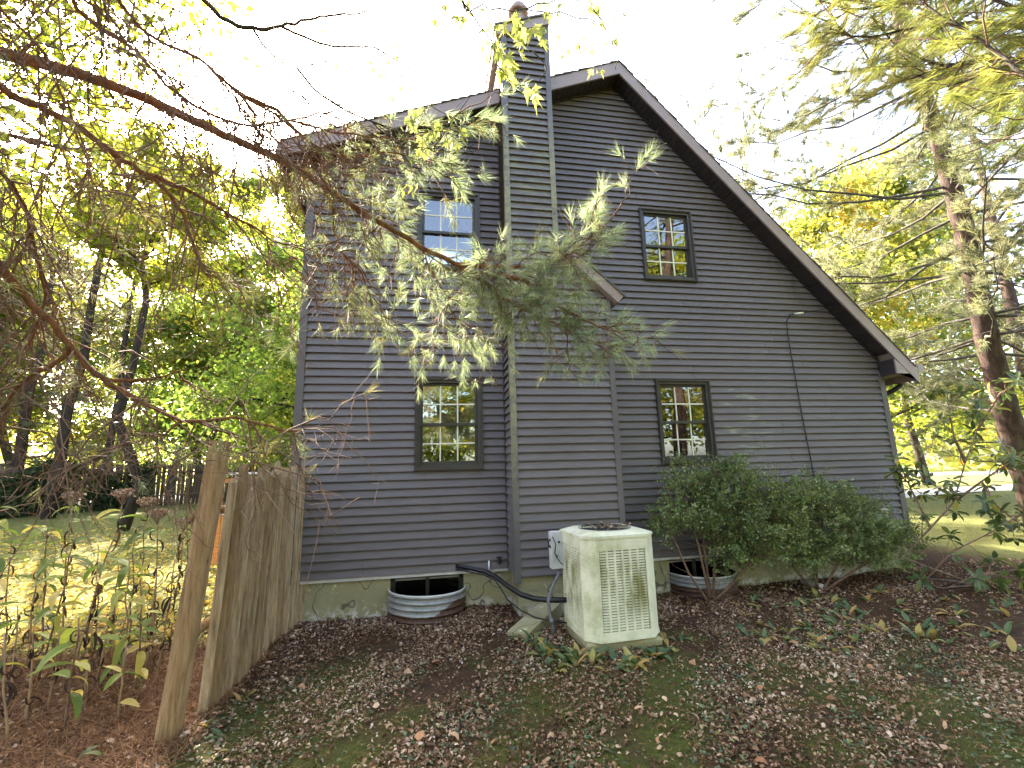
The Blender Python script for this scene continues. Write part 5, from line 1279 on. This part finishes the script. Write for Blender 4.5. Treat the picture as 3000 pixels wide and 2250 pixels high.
# ------------------------------------------------------------------ tall dying perennials beside the post
rw = np.random.default_rng(81)
def lance(bend, wd, mat, nm):
    V, n_ = [], 7
    for i in range(n_):
        t = i/(n_-1); w = wd*sin(pi*min(.98, .06+t*.94))**.8; ang = bend*t; V += [(sin(ang)/max(bend, .01) if bend > .01 else t, w, -(1-cos(ang))/max(bend, .01)+.06*w/wd), (sin(ang)/max(bend, .01) if bend > .01 else t, 0, -(1-cos(ang))/max(bend, .01)), (sin(ang)/max(bend, .01) if bend > .01 else t, -w, -(1-cos(ang))/max(bend, .01)+.06*w/wd)]
    F = []
    for i in range(n_-1): F += [(3*i, 3*i+3, 3*i+4, 3*i+1), (3*i+1, 3*i+4, 3*i+5, 3*i+2)]
    return G().add(np.array(V), F).mesh(nm, mat)
WL = [lance(b, w, LEAF_WEED, 'leaf') for b, w in ((.3, .15), (.8, .14), (1.3, .16), (1.7, .13))]
WD = [lance(b, w, LEAF_DEAD, 'dried_leaf') for b, w in ((2.2, .06), (3.2, .05), (4.2, .05), (5.0, .045))]
LY = [lance(b, w, LEAF_LILY, 'leaf') for b, w in ((.4, .17), (.9, .18), (1.4, .16))]
def zp(x, y): return (x/1.731*.7373, (y/1.731+1450)*.7373)     # from the close-up of the weeds to the full view
WE = [((190, 940), (390, 200), 'g', 0), ((340, 950), (625, 20), 'm', 1), ((490, 930), (575, 560), 'd', 0), ((570, 950), (660, 540), 'y', 0), ((630, 980), (655, 300), 'y', 0), ((800, 960), (885, 330), 'd', 0), ((770, 850), (800, 120), 'm', 2), ((120, 900), (205, 330), 'd', 0), ((60, 1000), (90, 560), 'd', 0), ((400, 880), (520, 360), 'g', 0), ((700, 820), (745, 60), 'm', 1), ((860, 760), (930, 160), 'd', 1), ((300, 860), (365, 30), 'm', 1), ((-40, 960), (-30, -20), 'g', 0), ((560, 800), (600, 330), 'm', 0), ((250, 1080), (300, 700), 'd', 0), ((690, 1000), (720, 560), 'g', 0), ((-60, 1100), (-40, 380), 'g', 0), ((930, 700), (985, 150), 'm', 1), ((480, 760), (500, 260), 'd', 0), ((140, 1150), (180, 620), 'm', 0), ((40, 1250), (20, 700), 'd', 0), ((430, 1080), (470, 640), 'd', 0), ((600, 1150), (640, 760), 'y', 0), ((330, 1180), (400, 620), 'g', 0), ((740, 900), (790, 430), 'd', 0), ((20, 900), (60, 200), 'm', 0), ((220, 800), (240, 120), 'g', 0), ((650, 760), (690, 200), 'g', 0)]
wl_lab = {'g': 'still green perennial stalk with drooping leaves by the leaning post', 'm': 'tall perennial stalk with yellowing and black curled leaves by the post', 'd': 'withered perennial stalk hung with black curled leaves by the post', 'y': 'low perennial stalk with pale yellow leaves near the post foot'}
for i, (b, t, kd, fl) in enumerate(WE):
    bx_, by_ = zp(*b); B0 = atZ(bx_, by_, -.45)
    tx_, ty_ = zp(*t); T0 = atY(tx_, ty_, B0[1]+rw.uniform(-.15, .1))
    B0[2] = float(gz(B0[0], B0[1]))-.02
    root = thing('perennial_stalk', wl_lab[kd]+(' and tan flower head' if fl else ''), 'plant', tuple(B0), 'dying perennials by the post')
    S = curve(rw, B0, T0, 0, .02, 7); part(G().tube(S, np.linspace(.009, .004, 7), 6), 'stem', STEMM if kd != 'g' else TWIG, root, True)
    H_ = np.linalg.norm(T0-B0); nn = max(3, int(H_/.13))
    for k in range(nn):
        q, d = along(S, .25+.74*(k+rw.uniform(0, .6))/nn); a0 = rw.uniform(0, 6)
        for m in range(3):
            a = a0+m*2.1+rw.uniform(-.3, .3); dr = unit(np.array([cos(a), sin(a), rw.uniform(-.1, .5)]))
            green = {'g': .85, 'm': .22+.5*k/nn, 'd': .0, 'y': .75}[kd]
            if rw.random() < .35: continue
            if rw.random() < green: o = inst('leaf', WL[rw.integers(0, 4)], root, q); s = rw.uniform(.17, .29)
            else: o = inst('dried_leaf', WD[rw.integers(0, 4)], root, q); s = rw.uniform(.12, .22); dr = unit(dr+np.array([0, 0, rw.uniform(-.6, .3)]))
            o.rotation_euler = orient(dr, unit(np.array([0, 0, 1.0])+rdirs(rw, 1)[0]*.35)); o.scale = (s,)*3
    if fl:
        n_ = 150*fl; c = T0+np.array([0, 0, .01]); v = rdirs(rw, n_)*np.array([.085, .085, .04])*rw.uniform(.6, 1, (n_, 1))
        P = c+v; P[:, 2] += .04
        gg = G().cards(P, rdirs(rw, n_)+np.array([0, 0, .5]), rdirs(rw, n_), rw.uniform(.018, .03, n_), rw.uniform(.014, .024, n_), CURL, CURLF)
        for k in range(26): gg.tube([T0-np.array([0, 0, .06]), P[k]], [.0018, .001], 3, False)
        part(gg, 'flower_head', FLOWER, root, kind='stuff')

# ------------------------------------------------------------------ lily of the valley clumps
rl = np.random.default_rng(91)
def lily(x, y, label, group, yellow=False, big=1.0):
    z = float(gz(x, y)); root = thing('lily_of_the_valley', label, 'plant', (x, y, z-.01), group)
    for k in range(rl.integers(2, 5)):
        a = rl.uniform(0, 2*pi); dr = unit(np.array([cos(a), sin(a), rl.uniform(.5, 1.6)])); s = rl.uniform(.10, .19)*big
        o = inst('leaf', LY[rl.integers(0, 3)], root, (x+rl.normal(0, .012), y+rl.normal(0, .012), z-.005)); o.rotation_euler = orient(dr, unit(np.array([-cos(a), -sin(a), .6]))); o.scale = (s,)*3
for k in range(46):
    t = rl.uniform(0, 1); p = atZ(1150+t*330, 1400+38*sin(t*3.1)+rl.normal(0, 12), -.45)
    lily(p[0], p[1], 'lily of the valley clump with green and yellowing leaves in front of the air conditioner', 'lilies before the air conditioner')
for k in range(90):
    p = atZ(rl.uniform(1600, 2212), rl.uniform(1275, 1400), -.42)
    lily(p[0], p[1], 'fading lily of the valley clump in the mulch bed below the rhododendron', 'lilies in the mulch bed', True, .95)
for x, y in ((1105, 1378), (1085, 1400), (1215, 1330), (1228, 1322), (1205, 1325)):
    p = atZ(x, y, -.42); lily(p[0], p[1], 'small lily shoot beside the tilted concrete strip', 'lily shoots by the concrete strip', False, .6)
# broad leaved seedlings at the post foot
for x, y in ((440, 1585), (480, 1600), (520, 1520), (465, 1640), (230, 1640), (170, 1645)):
    p = atZ(x, y, -.45); lily(p[0], p[1], 'broad green seedling in the litter near the picket fence foot', 'seedlings near the fence foot', False, .75)

# ------------------------------------------------------------------ litter, moss cover, straw, grass
rg2 = np.random.default_rng(101)
def scatter(n, x0, x1, y0, y1, keep=None):
    x = rg2.uniform(x0, x1, n); y = rg2.uniform(y0, y1, n)
    ok = ~((x > XL+.02) & (y > -.0) & (x < XR)) & ~((x > CH[0]) & (x < CH[2]) & (y > CY)) & ~((x+.02)**2+y**2 < .47**2) & ~((x-3.61)**2+y**2 < .46**2)
    ok &= ~((x > 1.42) & (x < 2.18) & (y > -1.66) & (y < -.88))
    if keep is not None: ok &= rg2.random(n) < keep(x, y)
    return x[ok], y[ok]
def pnoise(x, y, s, k):
    return .5+.25*np.sin(s*x+k)*np.cos(s*.8*y+2*k)+.25*np.sin(s*1.9*x-s*1.3*y+3*k)
def lay(g_, x, y, L, Wd, tm, tf, tilt=.5, lift=.006):
    n_ = len(x); P = np.c_[x, y, gz(x, y)+lift+rg2.uniform(0, .012, n_)]; D = rdirs(rg2, n_); D[:, 2] *= .35; N = rdirs(rg2, n_)*tilt+np.array([0, 0, 1.0])
    l = L*np.clip(rg2.lognormal(-.15, .36, n_), .35, 1.8); g_.cards(P, D, N, l, l*Wd*rg2.uniform(.7, 1.3, n_), tm, tf)
g_ = G()
x, y = scatter(95000, -1.6, 4.5, -4.5, -.02, lambda x, y: np.clip(pnoise(x, y, 3.1, 1.0)*1.7-.3+.25*np.sin(7*x+3)*np.sin(6*y), .12, 1)); lay(g_, x, y, .027, .5, CURL, CURLF, 1.0)
x, y = scatter(44000, 4.0, 9.0, -4.5, -.02, lambda x, y: np.clip(pnoise(x, y, 2.7, 2.0)*1.6-.35, .1, 1)); lay(g_, x, y, .029, .45, CURL, CURLF, 1.0)
x, y = scatter(9000, -4.5, -1.5, -3.2, .6, lambda x, y: .4+.5*pnoise(x, y, 2.2, 2.0)); lay(g_, x, y, .036, .5, CURL, CURLF, .9)
x, y = scatter(4500, -1.6, 7.0, -.9, -.02); lay(g_, x, y, .036, .5, CURL, CURLF, .9)
single(g_, 'leaf_litter', LITTER, 'dry curled leaves strewn over the yard', 'leaf litter', kind='stuff')
g_ = G(); x, y = scatter(260, -1.5, 7, -4.2, -.2); lay(g_, x, y, .055, .65, CURL, CURLF, .5, .015)
single(g_, 'fallen_leaves', leafmat('fallen_oak_leaves', [(0, (.22, .10, .05)), (.5, (.42, .23, .12)), (1, (.60, .44, .30))], .15, .7, .2, 0), 'larger fallen leaves lying on the litter', 'leaf litter', kind='stuff')
g_ = G(); x, y = scatter(26000, -1.5, 4.6, -4.4, -.9, lambda x, y: np.clip(pnoise(x, y, 3.4, .4)*1.9-.62, .04, 1)*sst(-.9, -2.0, y)); lay(g_, x, y, .024, .75, LEAF4, LEAF4F, .6, .012)
single(g_, 'ground_cover', COVER, 'small green creeping leaves among the litter', 'ground cover', kind='stuff')
g_ = G()
def straws(g_, x, y, L, wd, up=.25):
    n_ = len(x); P = np.c_[x, y, gz(x, y)+.004+rg2.uniform(0, .02, n_)]; D = rdirs(rg2, n_); D[:, 2] = np.abs(D[:, 2])*up; g_.cards(P, D, rdirs(rg2, n_)+np.array([0, 0, 1.5]), L*rg2.uniform(.5, 1.2, n_), wd, NDL, NDLF)
x, y = scatter(34000, -4.2, -1.45, -3.4, -.5); straws(g_, x, y, .14, .0042, .35)
x, y = scatter(9000, 2.2, 9, -3.6, -.1); straws(g_, x, y, .11, .003)
x, y = scatter(5000, -1.5, 2.5, -4.3, -.1); straws(g_, x, y, .10, .0028)
single(g_, 'pine_straw', STRAW, 'fallen brown pine needles matted on the ground', 'pine straw', kind='stuff')
g_ = G(); x, y = scatter(22000, -14, -2.0, -.6, 12, lambda x, y: np.exp(-(y+1)/6)); straws(g_, x, y, .075, .007, 1.3)
x, y = scatter(9000, 8.3, 20, -1, 12, lambda x, y: np.exp(-(y+1)/7)); straws(g_, x, y, .08, .008, 1.3)
x, y = scatter(6000, 2.5, 6.5, -4.4, -2.4, lambda x, y: np.clip(pnoise(x, y, 2.0, 4)*1.6-.6, 0, 1)); straws(g_, x, y, .05, .003, 1.0)
single(g_, 'lawn_grass', GRASS, 'short lawn grass beside and behind the house', 'grass', kind='stuff')
g_ = G(); x, y = scatter(34000, -13, -1.9, -.5, 10, lambda x, y: np.exp(-np.abs(y-1.5)/3.2)); lay(g_, x, y, .075, .7, LEAF4, LEAF4F, .8, .02)
single(g_, 'lawn_leaves', LITTER_Y, 'yellow fallen leaves covering the sunlit lawn', 'leaf litter', kind='stuff')
# leaves caught on the air conditioner top
g_ = G(); n_ = 130; a = rg2.uniform(0, 2*pi, n_); q = rg2.uniform(0, .27, n_); P = np.c_[ACX+q*np.cos(a)+.02, ACY+q*np.sin(a), np.full(n_, ACZ+ACH+.05)+rg2.uniform(0, .01, n_)]
g_.cards(P, rdirs(rg2, n_)*np.array([1, 1, .3]), rdirs(rg2, n_)*.9+np.array([0, 0, 1]), rg2.uniform(.02, .04, n_), rg2.uniform(.012, .02, n_), CURL, CURLF)
single(g_, 'leaf_debris', LITTER, 'dry leaves caught on top of the air conditioner', 'leaf litter', kind='stuff')
